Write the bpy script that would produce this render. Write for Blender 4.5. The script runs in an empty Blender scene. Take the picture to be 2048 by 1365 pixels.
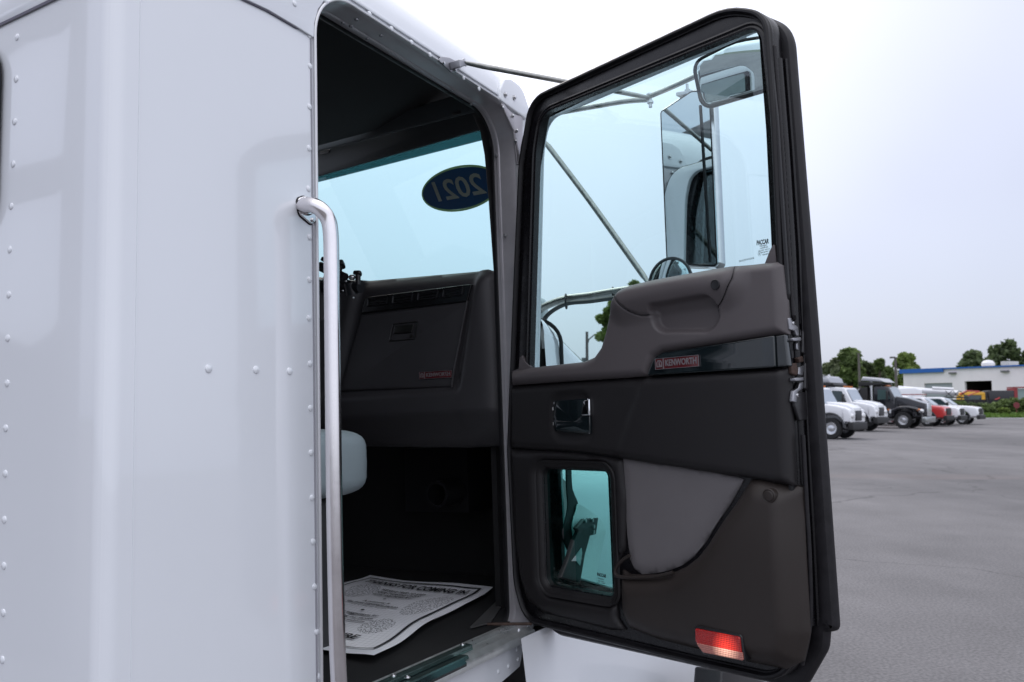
import bpy, bmesh, math, random
import numpy as np
from mathutils import Vector, Matrix, geometry
random.seed(7)
R = math.radians
scene = bpy.context.scene
COL = scene.collection

# ------------------------------------------------------------------ camera, world, sun
F_PX, CX, CY, W_PX = 1653.0, 1024.0, 682.5, 2048.0
PITCH = math.atan((806.0 - CY) / F_PX)
CAM = Vector((0, 0, 1.65))
cd = bpy.data.cameras.new('camera'); cam = bpy.data.objects.new('camera', cd); COL.objects.link(cam)
cd.sensor_width = 36.0; cd.lens = F_PX / W_PX * 36.0
cd.clip_start = 0.02; cd.clip_end = 3000
cam.location = CAM; cam.rotation_euler = (R(90) + PITCH, 0, 0)
cd.dof.use_dof = True; cd.dof.focus_distance = 2.15; cd.dof.aperture_fstop = 7.1
scene.camera = cam
scene.render.resolution_x, scene.render.resolution_y = 1024, 682
vs = scene.view_settings
vs.view_transform = 'Standard'; vs.look = 'None'; vs.gamma = 1; vs.exposure = 0.0; vs.use_curve_mapping = False
try:
    scene.cycles.use_denoising = True
    scene.cycles.max_bounces = 10; scene.cycles.transparent_max_bounces = 16
except Exception: pass

SUN_ELEV, SUN_AZ = 52.0, -25.0      # azimuth from +Y, clockwise positive
w = bpy.data.worlds.new('World'); scene.world = w; w.use_nodes = True
nt = w.node_tree; nt.nodes.clear()
def N(tree, kind, **kw):
    n = tree.nodes.new(kind)
    for k, v in kw.items():
        if k.startswith('i_'):
            key = k[2:]
            n.inputs[int(key) if key.isdigit() else key.replace('_', ' ')].default_value = v
        else: setattr(n, k, v)
    return n
out = N(nt, 'ShaderNodeOutputWorld')
sky = N(nt, 'ShaderNodeTexSky', sky_type='NISHITA', sun_disc=False, sun_elevation=R(SUN_ELEV), sun_rotation=R(SUN_AZ), dust_density=4.0)
bg1 = N(nt, 'ShaderNodeBackground'); bg1.inputs[1].default_value = 0.05
nt.links.new(sky.outputs[0], bg1.inputs[0])
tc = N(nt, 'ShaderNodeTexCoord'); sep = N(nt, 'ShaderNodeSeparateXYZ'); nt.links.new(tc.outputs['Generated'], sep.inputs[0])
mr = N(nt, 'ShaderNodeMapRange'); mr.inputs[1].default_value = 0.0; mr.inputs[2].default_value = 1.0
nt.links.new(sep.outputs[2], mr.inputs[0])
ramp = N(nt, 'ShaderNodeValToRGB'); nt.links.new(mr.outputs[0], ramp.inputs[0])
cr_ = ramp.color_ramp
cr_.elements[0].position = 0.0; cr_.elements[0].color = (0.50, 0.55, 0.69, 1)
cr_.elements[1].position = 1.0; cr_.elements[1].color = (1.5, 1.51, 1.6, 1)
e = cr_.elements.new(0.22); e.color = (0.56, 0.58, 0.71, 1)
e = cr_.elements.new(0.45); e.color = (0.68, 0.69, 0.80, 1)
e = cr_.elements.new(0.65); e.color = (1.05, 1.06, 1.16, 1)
# brighter cloud where the sun stands behind the overcast
dotn = N(nt, 'ShaderNodeVectorMath', operation='DOT_PRODUCT'); nt.links.new(tc.outputs['Generated'], dotn.inputs[0])
bd = Vector((-0.02, 0.86, 0.52)).normalized(); dotn.inputs[1].default_value = bd
mr2 = N(nt, 'ShaderNodeMapRange', interpolation_type='SMOOTHSTEP'); mr2.inputs[1].default_value = 0.85; mr2.inputs[2].default_value = 1.0
mr2.inputs[3].default_value = 0.0; mr2.inputs[4].default_value = 0.28
nt.links.new(dotn.outputs['Value'], mr2.inputs[0])
noi = N(nt, 'ShaderNodeTexNoise'); noi.inputs['Scale'].default_value = 1.6; noi.inputs['Detail'].default_value = 3
nt.links.new(tc.outputs['Generated'], noi.inputs['Vector'])
mr3 = N(nt, 'ShaderNodeMapRange'); mr3.inputs[1].default_value = 0.3; mr3.inputs[2].default_value = 0.7; mr3.inputs[3].default_value = -0.065; mr3.inputs[4].default_value = 0.065
nt.links.new(noi.outputs['Fac'], mr3.inputs[0])
addm = N(nt, 'ShaderNodeMath', operation='ADD'); nt.links.new(mr2.outputs[0], addm.inputs[0]); nt.links.new(mr3.outputs[0], addm.inputs[1])
dotb = N(nt, 'ShaderNodeVectorMath', operation='DOT_PRODUCT'); nt.links.new(tc.outputs['Generated'], dotb.inputs[0]); dotb.inputs[1].default_value = Vector((.35, -.75, .55)).normalized()  # added sky glow behind the camera, brightens the cab interior and paper mat
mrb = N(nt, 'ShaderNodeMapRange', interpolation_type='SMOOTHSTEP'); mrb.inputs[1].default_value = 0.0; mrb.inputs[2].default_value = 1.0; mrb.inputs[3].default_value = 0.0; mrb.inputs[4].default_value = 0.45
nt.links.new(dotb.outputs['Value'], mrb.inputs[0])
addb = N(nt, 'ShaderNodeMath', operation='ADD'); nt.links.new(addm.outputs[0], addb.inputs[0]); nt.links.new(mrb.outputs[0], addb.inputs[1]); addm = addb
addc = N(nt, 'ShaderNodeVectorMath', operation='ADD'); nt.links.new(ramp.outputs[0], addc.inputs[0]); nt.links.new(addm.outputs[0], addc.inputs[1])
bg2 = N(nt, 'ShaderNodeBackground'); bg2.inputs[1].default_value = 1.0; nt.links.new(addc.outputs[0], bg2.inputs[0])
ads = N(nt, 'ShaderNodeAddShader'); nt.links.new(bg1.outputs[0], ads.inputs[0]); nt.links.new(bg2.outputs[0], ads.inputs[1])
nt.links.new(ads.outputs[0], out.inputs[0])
sl = bpy.data.lights.new('sun', 'SUN'); sl.energy = 0.7; sl.angle = R(20); sl.color = (1, 0.97, 0.93)
sun = bpy.data.objects.new('sun', sl); COL.objects.link(sun)
sd = Vector((math.sin(R(SUN_AZ)) * math.cos(R(SUN_ELEV)), math.cos(R(SUN_AZ)) * math.cos(R(SUN_ELEV)), math.sin(R(SUN_ELEV))))
sun.rotation_euler = (-sd).to_track_quat('-Z', 'Y').to_euler()

# ------------------------------------------------------------------ frames of reference
def nrm(v): v = np.array(v, float); return v / np.linalg.norm(v)
_X = nrm((950, 148, F_PX)); _U = nrm((-540, -15000, F_PX)); _U = nrm(_U - _X * np.dot(_U, _X)); _Y = np.cross(_U, _X)
MT = np.array([_X, _Y, _U])                      # camera (right, down, forward) -> truck (forward, left, up)
def c2w(v):
    s, c = math.sin(PITCH), math.cos(PITCH)
    return Vector((v[0], v[1] * s + v[2] * c, -v[1] * c + v[2] * s))
ax = [c2w(a) for a in (_X, _Y, _U)]
TRUCK = Matrix(((ax[0].x, ax[1].x, ax[2].x, CAM.x), (ax[0].y, ax[1].y, ax[2].y, CAM.y), (ax[0].z, ax[1].z, ax[2].z, CAM.z), (0, 0, 0, 1)))
def ray(px, py): return MT @ nrm((px - CX, py - CY, F_PX))
def tray(px, py): r = ray(px, py); return Vector(r)
def on_plane(px, py, P, n):
    r = tray(px, py); return r * (Vector(P).dot(Vector(n)) / r.dot(Vector(n)))
def frame(a, b, c, o):
    return Matrix(((a[0], b[0], c[0], o[0]), (a[1], b[1], c[1], o[1]), (a[2], b[2], c[2], o[2]), (0, 0, 0, 1)))
class Plane:                                      # local a, b on the plane, c towards the viewer's side
    def __init__(s, a, b, o):
        s.a = Vector(a).normalized(); s.b = Vector(b); s.b = (s.b - s.a * s.b.dot(s.a)).normalized(); s.c = s.a.cross(s.b); s.o = Vector(o)
        s.M = frame(s.a, s.b, s.c, s.o)
    def p(s, px, py, c=0.0):
        q = on_plane(px, py, s.o + s.c * c, s.c) - s.o
        return (q.dot(s.a), q.dot(s.b))
    def pp(s, pts, c=0.0): return [s.p(q[0], q[1], c) for q in pts]
    def pr(s, pts, c=0.0): return [s.p(q[0], q[1], c) + ((q[2],) if len(q) > 2 else (0,)) for q in pts]
YS = 1.25
SIDE = Plane((1, 0, 0), (0, 0, 1), (0, YS, 0))
A = R(71)
DOOR = Plane((-math.cos(A), -math.sin(A), 0), (0, 0, 1), (2.225, YS, 0))   # c = towards cab interior / camera

# ------------------------------------------------------------------ mesh helpers
def fillet(pts, closed=True, n=7):
    out = []; L = len(pts)
    for i in range(L):
        x, y = pts[i][0], pts[i][1]; r = pts[i][2] if len(pts[i]) > 2 else 0
        if r <= 0: out.append((x, y)); continue
        p = Vector((x, y)); a = Vector(pts[i - 1][:2]) - p; b = Vector(pts[(i + 1) % L][:2]) - p
        la, lb = a.length, b.length; a.normalize(); b.normalize()
        ang = a.angle(b); t = min(r / math.tan(ang / 2), la * .48, lb * .48); rr = t * math.tan(ang / 2)
        cen = p + (a + b).normalized() * (rr / math.sin(ang / 2))
        s0 = p + a * t - cen; s1 = p + b * t - cen
        a0 = math.atan2(s0.y, s0.x); a1 = math.atan2(s1.y, s1.x); d = (a1 - a0 + math.pi) % (2 * math.pi) - math.pi
        k = max(2, int(n * abs(d) / 1.2))
        for j in range(k + 1):
            q = a0 + d * j / k; out.append((cen.x + rr * math.cos(q), cen.y + rr * math.sin(q)))
    return out
def smooth(pts, n=6, closed=True):                # Catmull-Rom
    out = []; L = len(pts); P = [Vector(p) for p in pts]
    rng = range(L) if closed else range(L - 1)
    for i in rng:
        if closed: p0, p1, p2, p3 = P[i - 1], P[i], P[(i + 1) % L], P[(i + 2) % L]
        else: p0, p1, p2, p3 = P[max(i - 1, 0)], P[i], P[i + 1], P[min(i + 2, L - 1)]
        for j in range(n):
            t = j / n
            out.append(tuple(0.5 * ((2 * p1) + (-p0 + p2) * t + (2 * p0 - 5 * p1 + 4 * p2 - p3) * t * t + (-p0 + 3 * p1 - 3 * p2 + p3) * t ** 3)))
    if not closed: out.append(tuple(P[-1]))
    return out
def area(l): return 0.5 * sum(l[i][0] * l[(i + 1) % len(l)][1] - l[(i + 1) % len(l)][0] * l[i][1] for i in range(len(l)))
def ccw(l): return list(l) if area(l) > 0 else list(reversed(l))
def geom_of(me):
    return ([v.co.copy() for v in me.vertices], [tuple(p.vertices) for p in me.polygons])
def xf(g, M): return ([M @ Vector(v) for v in g[0]], g[1])
def plate(outer, c0, c1, M=None, holes=(), bevel=0.0, res=2):
    cu = bpy.data.curves.new('tmp', 'CURVE'); cu.dimensions = '2D'; cu.fill_mode = 'BOTH'
    for lp in [outer] + list(holes):
        sp = cu.splines.new('POLY'); sp.points.add(len(lp) - 1)
        for i, p in enumerate(lp): sp.points[i].co = (p[0], p[1], 0, 1)
        sp.use_cyclic_u = True
    h = abs(c1 - c0) / 2; b = min(bevel, h)
    cu.extrude = max(h - b, 0.00001); cu.bevel_depth = b; cu.bevel_resolution = res; cu.offset = -b
    ob = bpy.data.objects.new('tmp', cu); COL.objects.link(ob)
    bpy.context.view_layer.update()
    dg = bpy.context.evaluated_depsgraph_get()
    me = bpy.data.meshes.new_from_object(ob.evaluated_get(dg)); g = geom_of(me)
    bpy.data.objects.remove(ob); bpy.data.curves.remove(cu); bpy.data.meshes.remove(me)
    mid = (c0 + c1) / 2
    g = ([Vector((v.x, v.y, v.z + mid)) for v in g[0]], g[1])
    return xf(g, M) if M else g
def text(s, size, M, c=0.0, depth=0.0005, shear=0.0, bold=0.0, mirror=False, align='CENTER', spacing=1.0, width=None):
    cu = bpy.data.curves.new('tmp', 'FONT'); cu.body = s; cu.size = size; cu.align_x = align; cu.align_y = 'CENTER'
    cu.shear = shear; cu.offset = bold; cu.extrude = depth; cu.space_character = spacing; cu.resolution_u = 3
    ob = bpy.data.objects.new('tmp', cu); COL.objects.link(ob); bpy.context.view_layer.update()
    dg = bpy.context.evaluated_depsgraph_get()
    me = bpy.data.meshes.new_from_object(ob.evaluated_get(dg)); g = geom_of(me)
    bpy.data.objects.remove(ob); bpy.data.curves.remove(cu); bpy.data.meshes.remove(me)
    k = -1 if mirror else 1; sx = 1.0
    if width:
        xs = [v.x for v in g[0]]; sx = width / (max(xs) - min(xs))
    g = ([Vector((k * v.x * sx, v.y, v.z + c + depth)) for v in g[0]], g[1])
    return xf(g, M)
def relief(outer, M, fn, back=-0.01, holes=(), step=0.012):
    """moulded panel: fn(a, b, d) -> height, d = distance from the outline"""
    loops = [list(outer)] + [list(h) for h in holes]
    loops2 = []
    for lp in loops:                              # resample long edges
        o = []
        for i, p in enumerate(lp):
            q = lp[(i + 1) % len(lp)]; L = math.dist(p[:2], q[:2]); k = max(1, int(L / step))
            if L < 1e-5: continue
            for j in range(k): o.append((p[0] + (q[0] - p[0]) * j / k, p[1] + (q[1] - p[1]) * j / k))
        loops2.append(o)
    seg = []
    for lp in loops2:
        for i in range(len(lp)): seg.append((lp[i], lp[(i + 1) % len(lp)]))
    sa = np.array([s[0] for s in seg]); sb = np.array([s[1] for s in seg]); dl = sb - sa; l2 = (dl ** 2).sum(1)
    def dist(P):
        o = np.empty(len(P))
        for k in range(0, len(P), 400):
            Q = P[k:k + 400, None, :]; t = np.clip(((Q - sa) * dl).sum(2) / l2, 0, 1)
            o[k:k + 400] = np.sqrt(((Q - sa - t[..., None] * dl) ** 2).sum(2)).min(1)
        return o
    def inside(P):
        c = np.zeros(len(P), int)
        for (x0, y0), (x1, y1) in seg:
            m = (y0 > P[:, 1]) != (y1 > P[:, 1])
            with np.errstate(divide='ignore', invalid='ignore'):
                xi = x0 + (P[:, 1] - y0) * (x1 - x0) / ((y1 - y0) if y1 != y0 else 1e-12)
            c += (m & (P[:, 0] < xi))
        return c % 2 == 1
    lo = np.array(loops2[0]).min(0); hi = np.array(loops2[0]).max(0)
    gx, gy = np.meshgrid(np.arange(lo[0], hi[0], step), np.arange(lo[1], hi[1], step))
    P = np.stack([gx.ravel(), gy.ravel()], 1); P = P[inside(P)]; dd = dist(P); P = P[dd > step * 0.35]
    verts = []; edges = []
    for lp in loops2:
        s = len(verts); verts += lp; edges += [(s + i, s + (i + 1) % len(lp)) for i in range(len(lp))]
    nb = len(verts)
    allv = [Vector(p) for p in verts] + [Vector(p) for p in P]
    v2, e2, f2, *_ = geometry.delaunay_2d_cdt(allv, edges, [], 2, 1e-6)
    V = np.array([(v.x, v.y) for v in v2]); D = dist(V)
    zs = [fn(V[i, 0], V[i, 1], D[i]) for i in range(len(V))]
    vv = [Vector((V[i, 0], V[i, 1], zs[i])) for i in range(len(V))]; ff = [tuple(f) for f in f2]; cen = np.array([V[list(f)].mean(0) for f in ff]); ok = inside(cen); ff = [f for f, k_ in zip(ff, ok) if k_]
    cnt = {}
    for f in ff:
        for i in range(len(f)):
            k = (f[i], f[(i + 1) % len(f)]); cnt[tuple(sorted(k))] = cnt.get(tuple(sorted(k)), 0) + 1
    bk = {}
    for (a, b), c in list(cnt.items()):
        if c == 1:
            for q in (a, b):
                if q not in bk: bk[q] = len(vv); vv.append(Vector((V[q, 0], V[q, 1], back)))
            ff.append((a, b, bk[b], bk[a]))
    return ([M @ v for v in vv], ff)
def loopsweep(loop, prof, M=None, closed_prof=False):
    """sweep a profile [(inward offset, c)] round a closed 2-D loop"""
    lp = [Vector(p[:2]) for p in ccw(loop)]
    lp = [p for i, p in enumerate(lp) if (p - lp[i - 1]).length > 1e-5]
    L = len(lp); vv = []; ff = []; k = len(prof)
    for i in range(L):
        a = (lp[i] - lp[i - 1]).normalized(); b = (lp[(i + 1) % L] - lp[i]).normalized()
        na = Vector((-a.y, a.x)); nb = Vector((-b.y, b.x)); n = (na + nb); n.normalize(); n /= max(.5, n.dot(na))
        for o, c in prof: q = lp[i] + n * o; vv.append(Vector((q.x, q.y, c)))
    for i in range(L):
        j = (i + 1) % L
        for m in range(k if closed_prof else k - 1):
            m2 = (m + 1) % k; ff.append((i * k + m, j * k + m, j * k + m2, i * k + m2))
    g = (vv, ff)
    return xf(g, M) if M else g
def inset(loop, d):
    g = loopsweep(loop, [(d, 0), (d + .001, 0)]); return [(g[0][i].x, g[0][i].y) for i in range(0, len(g[0]), 2)]
def tube(path, r, n=14, M=None, caps=True, flat=None):
    P = [Vector(p) for p in path]; L = len(P); rs = r if isinstance(r, (list, tuple)) else [r] * L
    vv = []; ff = []; up = None
    for i in range(L):
        t = (P[min(i + 1, L - 1)] - P[max(i - 1, 0)]).normalized()
        if up is None:
            up = Vector((0, 0, 1)) if abs(t.z) < .9 else Vector((1, 0, 0))
        s = t.cross(up).normalized(); u = s.cross(t).normalized(); up = u
        fl = flat[i] if flat else 1.0
        for k in range(n):
            a = 2 * math.pi * k / n; vv.append(P[i] + s * math.cos(a) * rs[i] + u * math.sin(a) * rs[i] * fl)
    for i in range(L - 1):
        for k in range(n):
            k2 = (k + 1) % n; ff.append((i * n + k, i * n + k2, (i + 1) * n + k2, (i + 1) * n + k))
    if caps: ff.append(tuple(range(n - 1, -1, -1))); ff.append(tuple(range((L - 1) * n, L * n)))
    g = (vv, ff)
    return xf(g, M) if M else g
def lathe(prof, n=20, M=None, cap=True):          # prof [(r, z)] about z
    vv = []; ff = []; k = len(prof)
    for i in range(n):
        a = 2 * math.pi * i / n
        for r_, z in prof: vv.append(Vector((r_ * math.cos(a), r_ * math.sin(a), z)))
    for i in range(n):
        j = (i + 1) % n
        for m in range(k - 1): ff.append((i * k + m, j * k + m, j * k + m + 1, i * k + m + 1))
    if cap:
        if prof[0][0] > 1e-6: ff.append(tuple(i * k for i in range(n)))
        if prof[-1][0] > 1e-6: ff.append(tuple(i * k + k - 1 for i in range(n)))
    g = (vv, ff)
    return xf(g, M) if M else g
def box(x0, x1, y0, y1, z0, z1, M=None, b=0.0):
    pts = [(x0, y0, b), (x1, y0, b), (x1, y1, b), (x0, y1, b)] if b else [(x0, y0), (x1, y0), (x1, y1), (x0, y1)]
    return plate(fillet(pts, n=5) if b else pts, z0, z1, M, bevel=b * .7)
def grid(fn, nu, nv):
    vv = [Vector(fn(i / nu, j / nv)) for j in range(nv + 1) for i in range(nu + 1)]
    ff = [(j * (nu + 1) + i, j * (nu + 1) + i + 1, (j + 1) * (nu + 1) + i + 1, (j + 1) * (nu + 1) + i) for j in range(nv) for i in range(nu)]
    return (vv, ff)
def domes(pts, r, h, M, n=12):                    # rivet heads on a plane
    vv = []; ff = []
    for (a, b) in pts:
        g = lathe([(r * 1.08, -.0006), (r * 1.04, .0004), (r * .92, h * .55), (r * .6, h * .88), (0.0001, h)], n, Matrix.Translation((a, b, 0)), cap=False)
        s = len(vv); vv += g[0]; ff += [tuple(i + s for i in f) for f in g[1]]
    return xf((vv, ff), M)
def blob(c, rx, ry, rz, e=2.0, n=20, m=12, M=None):   # superellipsoid
    def sg(v, p): return math.copysign(abs(v) ** p, v)
    vv = []; ff = []
    for j in range(m + 1):
        ph = -math.pi / 2 + math.pi * j / m
        for i in range(n):
            th = 2 * math.pi * i / n; q = 2 / e
            vv.append(Vector((c[0] + rx * sg(math.cos(ph), q) * sg(math.cos(th), q), c[1] + ry * sg(math.cos(ph), q) * sg(math.sin(th), q), c[2] + rz * sg(math.sin(ph), q))))
    for j in range(m):
        for i in range(n):
            i2 = (i + 1) % n; ff.append((j * n + i, j * n + i2, (j + 1) * n + i2, (j + 1) * n + i))
    g = (vv, ff)
    return xf(g, M) if M else g
def mk(name, pieces, mat, parent=None, M=None, ang=32, weld=True, label=None, cat=None, group=None, kind=None):
    if isinstance(pieces, tuple): pieces = [pieces]
    vv = []; ff = []
    for g in pieces:
        s = len(vv); vv += [Vector(v) for v in g[0]]; ff += [tuple(i + s for i in f) for f in g[1]]
    me = bpy.data.meshes.new(name); me.from_pydata(vv, [], ff)
    bm = bmesh.new(); bm.from_mesh(me)
    if weld: bmesh.ops.remove_doubles(bm, verts=bm.verts, dist=1e-5)
    bmesh.ops.recalc_face_normals(bm, faces=bm.faces); bm.to_mesh(me); bm.free()
    for p in me.polygons: p.use_smooth = True
    if ang is not None: me.set_sharp_from_angle(angle=R(ang))
    me.materials.append(mat)
    ob = bpy.data.objects.new(name, me); COL.objects.link(ob)
    if parent: ob.parent = parent
    if M: ob.matrix_local = M
    return tag(ob, label, cat, group, kind)
def tag(o, label=None, cat=None, group=None, kind=None):
    for k, v in (('label', label), ('category', cat), ('group', group), ('kind', kind)):
        if v: o[k] = v
    return o
def empty(name, M, label, cat, group=None):
    o = bpy.data.objects.new(name, None); COL.objects.link(o); o.matrix_world = M; o.empty_display_size = .2
    return tag(o, label, cat, group)

# ------------------------------------------------------------------ materials
def mat(name, col, rough=.5, metal=0.0, coat=0.0, bump=0.0, bscale=300.0, var=0.0, vscale=6.0, spec=None, rvar=0.0, emit=None, estr=1.0, aniso=0.0):
    m = bpy.data.materials.new(name); m.use_nodes = True; t = m.node_tree; b = t.nodes['Principled BSDF']
    b.inputs['Base Color'].default_value = (*col, 1); b.inputs['Roughness'].default_value = rough; b.inputs['Metallic'].default_value = metal
    b.inputs['Coat Weight'].default_value = coat; b.inputs['Coat Roughness'].default_value = 0.04
    if spec is not None: b.inputs['Specular IOR Level'].default_value = spec
    if emit: b.inputs['Emission Color'].default_value = (*emit, 1); b.inputs['Emission Strength'].default_value = estr
    co = N(t, 'ShaderNodeTexCoord')
    if bump:
        n = N(t, 'ShaderNodeTexNoise'); n.inputs['Scale'].default_value = bscale; n.inputs['Detail'].default_value = 4; t.links.new(co.outputs['Object'], n.inputs['Vector'])
        bp = N(t, 'ShaderNodeBump'); bp.inputs['Strength'].default_value = bump; bp.inputs['Distance'].default_value = .001
        t.links.new(n.outputs['Fac'], bp.inputs['Height']); t.links.new(bp.outputs[0], b.inputs['Normal'])
    if var or rvar:
        n = N(t, 'ShaderNodeTexNoise'); n.inputs['Scale'].default_value = vscale; n.inputs['Detail'].default_value = 6; n.inputs['Roughness'].default_value = .65
        t.links.new(co.outputs['Object'], n.inputs['Vector'])
        if var:
            r_ = N(t, 'ShaderNodeMapRange'); r_.inputs[1].default_value = .3; r_.inputs[2].default_value = .7; r_.inputs[3].default_value = 1 - var; r_.inputs[4].default_value = 1 + var
            t.links.new(n.outputs['Fac'], r_.inputs[0])
            mx = N(t, 'ShaderNodeVectorMath', operation='SCALE'); mx.inputs[0].default_value = col; t.links.new(r_.outputs[0], mx.inputs['Scale']); t.links.new(mx.outputs[0], b.inputs['Base Color'])
        if rvar:
            r2 = N(t, 'ShaderNodeMapRange'); r2.inputs[1].default_value = .3; r2.inputs[2].default_value = .7; r2.inputs[3].default_value = max(rough - rvar, .02); r2.inputs[4].default_value = rough + rvar
            t.links.new(n.outputs['Fac'], r2.inputs[0]); t.links.new(r2.outputs[0], b.inputs['Roughness'])
    return m
def glass(name, tint, refl=1.0, rough=0.0):
    m = bpy.data.materials.new(name); m.use_nodes = True; t = m.node_tree; t.nodes.clear()
    o = N(t, 'ShaderNodeOutputMaterial'); mx = N(t, 'ShaderNodeMixShader'); tr = N(t, 'ShaderNodeBsdfTransparent'); gl = N(t, 'ShaderNodeBsdfGlossy'); ge = N(t, 'ShaderNodeNewGeometry'); dt = N(t, 'ShaderNodeVectorMath', operation='DOT_PRODUCT'); t.links.new(ge.outputs['Normal'], dt.inputs[0]); t.links.new(ge.outputs['Incoming'], dt.inputs[1]); ab = N(t, 'ShaderNodeMath', operation='ABSOLUTE'); t.links.new(dt.outputs['Value'], ab.inputs[0]); om = N(t, 'ShaderNodeMath', operation='SUBTRACT'); om.inputs[0].default_value = 1; t.links.new(ab.outputs[0], om.inputs[1]); pw = N(t, 'ShaderNodeMath', operation='POWER'); t.links.new(om.outputs[0], pw.inputs[0]); pw.inputs[1].default_value = 5; fr = N(t, 'ShaderNodeMath', operation='MULTIPLY_ADD'); t.links.new(pw.outputs[0], fr.inputs[0]); fr.inputs[1].default_value = .93; fr.inputs[2].default_value = .07
    tr.inputs[0].default_value = (*tint, 1); gl.inputs['Roughness'].default_value = rough
    mu = N(t, 'ShaderNodeMath', operation='MULTIPLY'); mu.inputs[1].default_value = refl
    t.links.new(fr.outputs[0], mu.inputs[0]); t.links.new(mu.outputs[0], mx.inputs[0]); t.links.new(tr.outputs[0], mx.inputs[1]); t.links.new(gl.outputs[0], mx.inputs[2]); t.links.new(mx.outputs[0], o.inputs[0])
    return m
WHITE = mat('white_paint', (.74, .76, .80), .16, coat=.9, bump=.012, bscale=30, var=.012, vscale=2.5)
WHITE2 = mat('white_paint_cab', (.74, .76, .80), .20, coat=.8, bump=.012, bscale=40, var=.015, vscale=3)
ALU = mat('weathered_aluminium', (.33, .33, .35), .42, 1.0, bump=.15, bscale=90, var=.18, vscale=14, rvar=.08)
ALU2 = mat('sill_aluminium', (.74, .77, .77), .36, .8, bump=.15, bscale=60, var=.14, vscale=18, rvar=.12)
SATIN = mat('satin_jamb', (.50, .48, .50), .36, .40, bump=.1, bscale=50, var=.1, vscale=10, rvar=.06)
STEEL = mat('polished_steel', (.78, .76, .77), .14, 1.0, bump=.03, bscale=40, var=.06, vscale=25, rvar=.05)
STAIN = mat('brushed_steel_tube', (.72, .69, .70), .20, 1.0, bump=.04, bscale=60, var=.06, vscale=12, rvar=.04)
ROD = mat('aged_steel_rod', (.34, .34, .32), .4, 1.0, bump=.2, bscale=150, var=.25, vscale=40, rvar=.1)
CHROME = mat('chrome', (.82, .83, .86), .06, 1.0)
MIRROR = mat('mirror_glass', (.75, .80, .80), .01, 1.0)
RUBBER = mat('black_rubber', (.007, .0065, .008), .45, spec=.3, bump=.12, bscale=220, var=.25, vscale=30, rvar=.1)
RUBBER2 = mat('dusty_rubber', (.012, .011, .013), .5, spec=.3, bump=.3, bscale=160, var=.35, vscale=35, rvar=.12)
BLACKP = mat('black_enamel_frame', (.006, .0055, .007), .28, spec=.35, bump=.1, bscale=80, var=.15, vscale=20, rvar=.08)
TRIM = mat('taupe_moulded_trim', (.085, .074, .077), .50, bump=.35, bscale=900, var=.03, vscale=8)
TRIMB = mat('charcoal_moulded_trim', (.013, .0115, .0125), .5, spec=.35, bump=.35, bscale=900, var=.04, vscale=8)
TRIMC = mat('dark_pocket_trim', (.024, .0185, .0165), .5, spec=.35, bump=.35, bscale=900, var=.04, vscale=8)
FABRIC = mat('grey_insert_vinyl', (.128, .118, .122), .65, bump=.5, bscale=1400, var=.04, vscale=12)
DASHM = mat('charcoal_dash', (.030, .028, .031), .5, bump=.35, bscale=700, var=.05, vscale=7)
DASHT = mat('dark_dash_top', (.012, .012, .013), .6, bump=.3, bscale=700)
GLOSSB = mat('gloss_black_trim', (.006, .010, .012), .12, coat=.5)
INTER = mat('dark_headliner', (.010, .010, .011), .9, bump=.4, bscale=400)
HEADER = mat('dark_header_trim', (.030, .036, .040), .7, bump=.2, bscale=500)
CARPET = mat('black_floor_mat', (.006, .006, .007), .85, bump=.8, bscale=500)
BLACK = mat('matt_black_plastic', (.010, .010, .012), .38, bump=.2, bscale=200)
SEATM = mat('pale_seat_cover', (.29, .345, .37), .45, bump=.2, bscale=60, var=.06)
SILVERL = mat('badge_silver', (.46, .45, .47), .28, .8)
RUST = mat('rusty_rod', (.060, .036, .028), .7, .3, bump=.5, bscale=200, var=.4, vscale=80)
REDL = mat('red_reflector_lens', (.55, .012, .008), .12, coat=.4)
BADGER = mat('badge_red', (.085, .006, .009), .25, coat=.5)
SCREW = mat('screw_steel', (.55, .55, .56), .3, 1.0)
GL_DOOR = glass('tinted_door_glass', (.82, .925, .935), 1.0)
GL_WS = glass('tinted_windshield_glass', (.74, .885, .905), .7)
GL_PEEP = glass('green_tinted_glass', (.50, .79, .76), .8)
GL_BAND = glass('windshield_shade_band', (.16, .28, .29), .6)
INK = mat('glass_print_ink', (.004, .012, .015), .5)

def film(name, col):                               # printed film that lets daylight through
    m = mat(name, col, .5); t = m.node_tree; tl = N(t, 'ShaderNodeBsdfTranslucent'); tl.inputs[0].default_value = (*col, 1); mx_ = N(t, 'ShaderNodeMixShader'); mx_.inputs[0].default_value = .55
    t.links.new(t.nodes['Principled BSDF'].outputs[0], mx_.inputs[1]); t.links.new(tl.outputs[0], mx_.inputs[2]); t.links.new(mx_.outputs[0], t.nodes['Material Output'].inputs[0]); return m
# ------------------------------------------------------------------ the cab
truck = empty('semi_truck', TRUCK, 'white semi truck close by with its passenger door swung wide open', 'truck')

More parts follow.
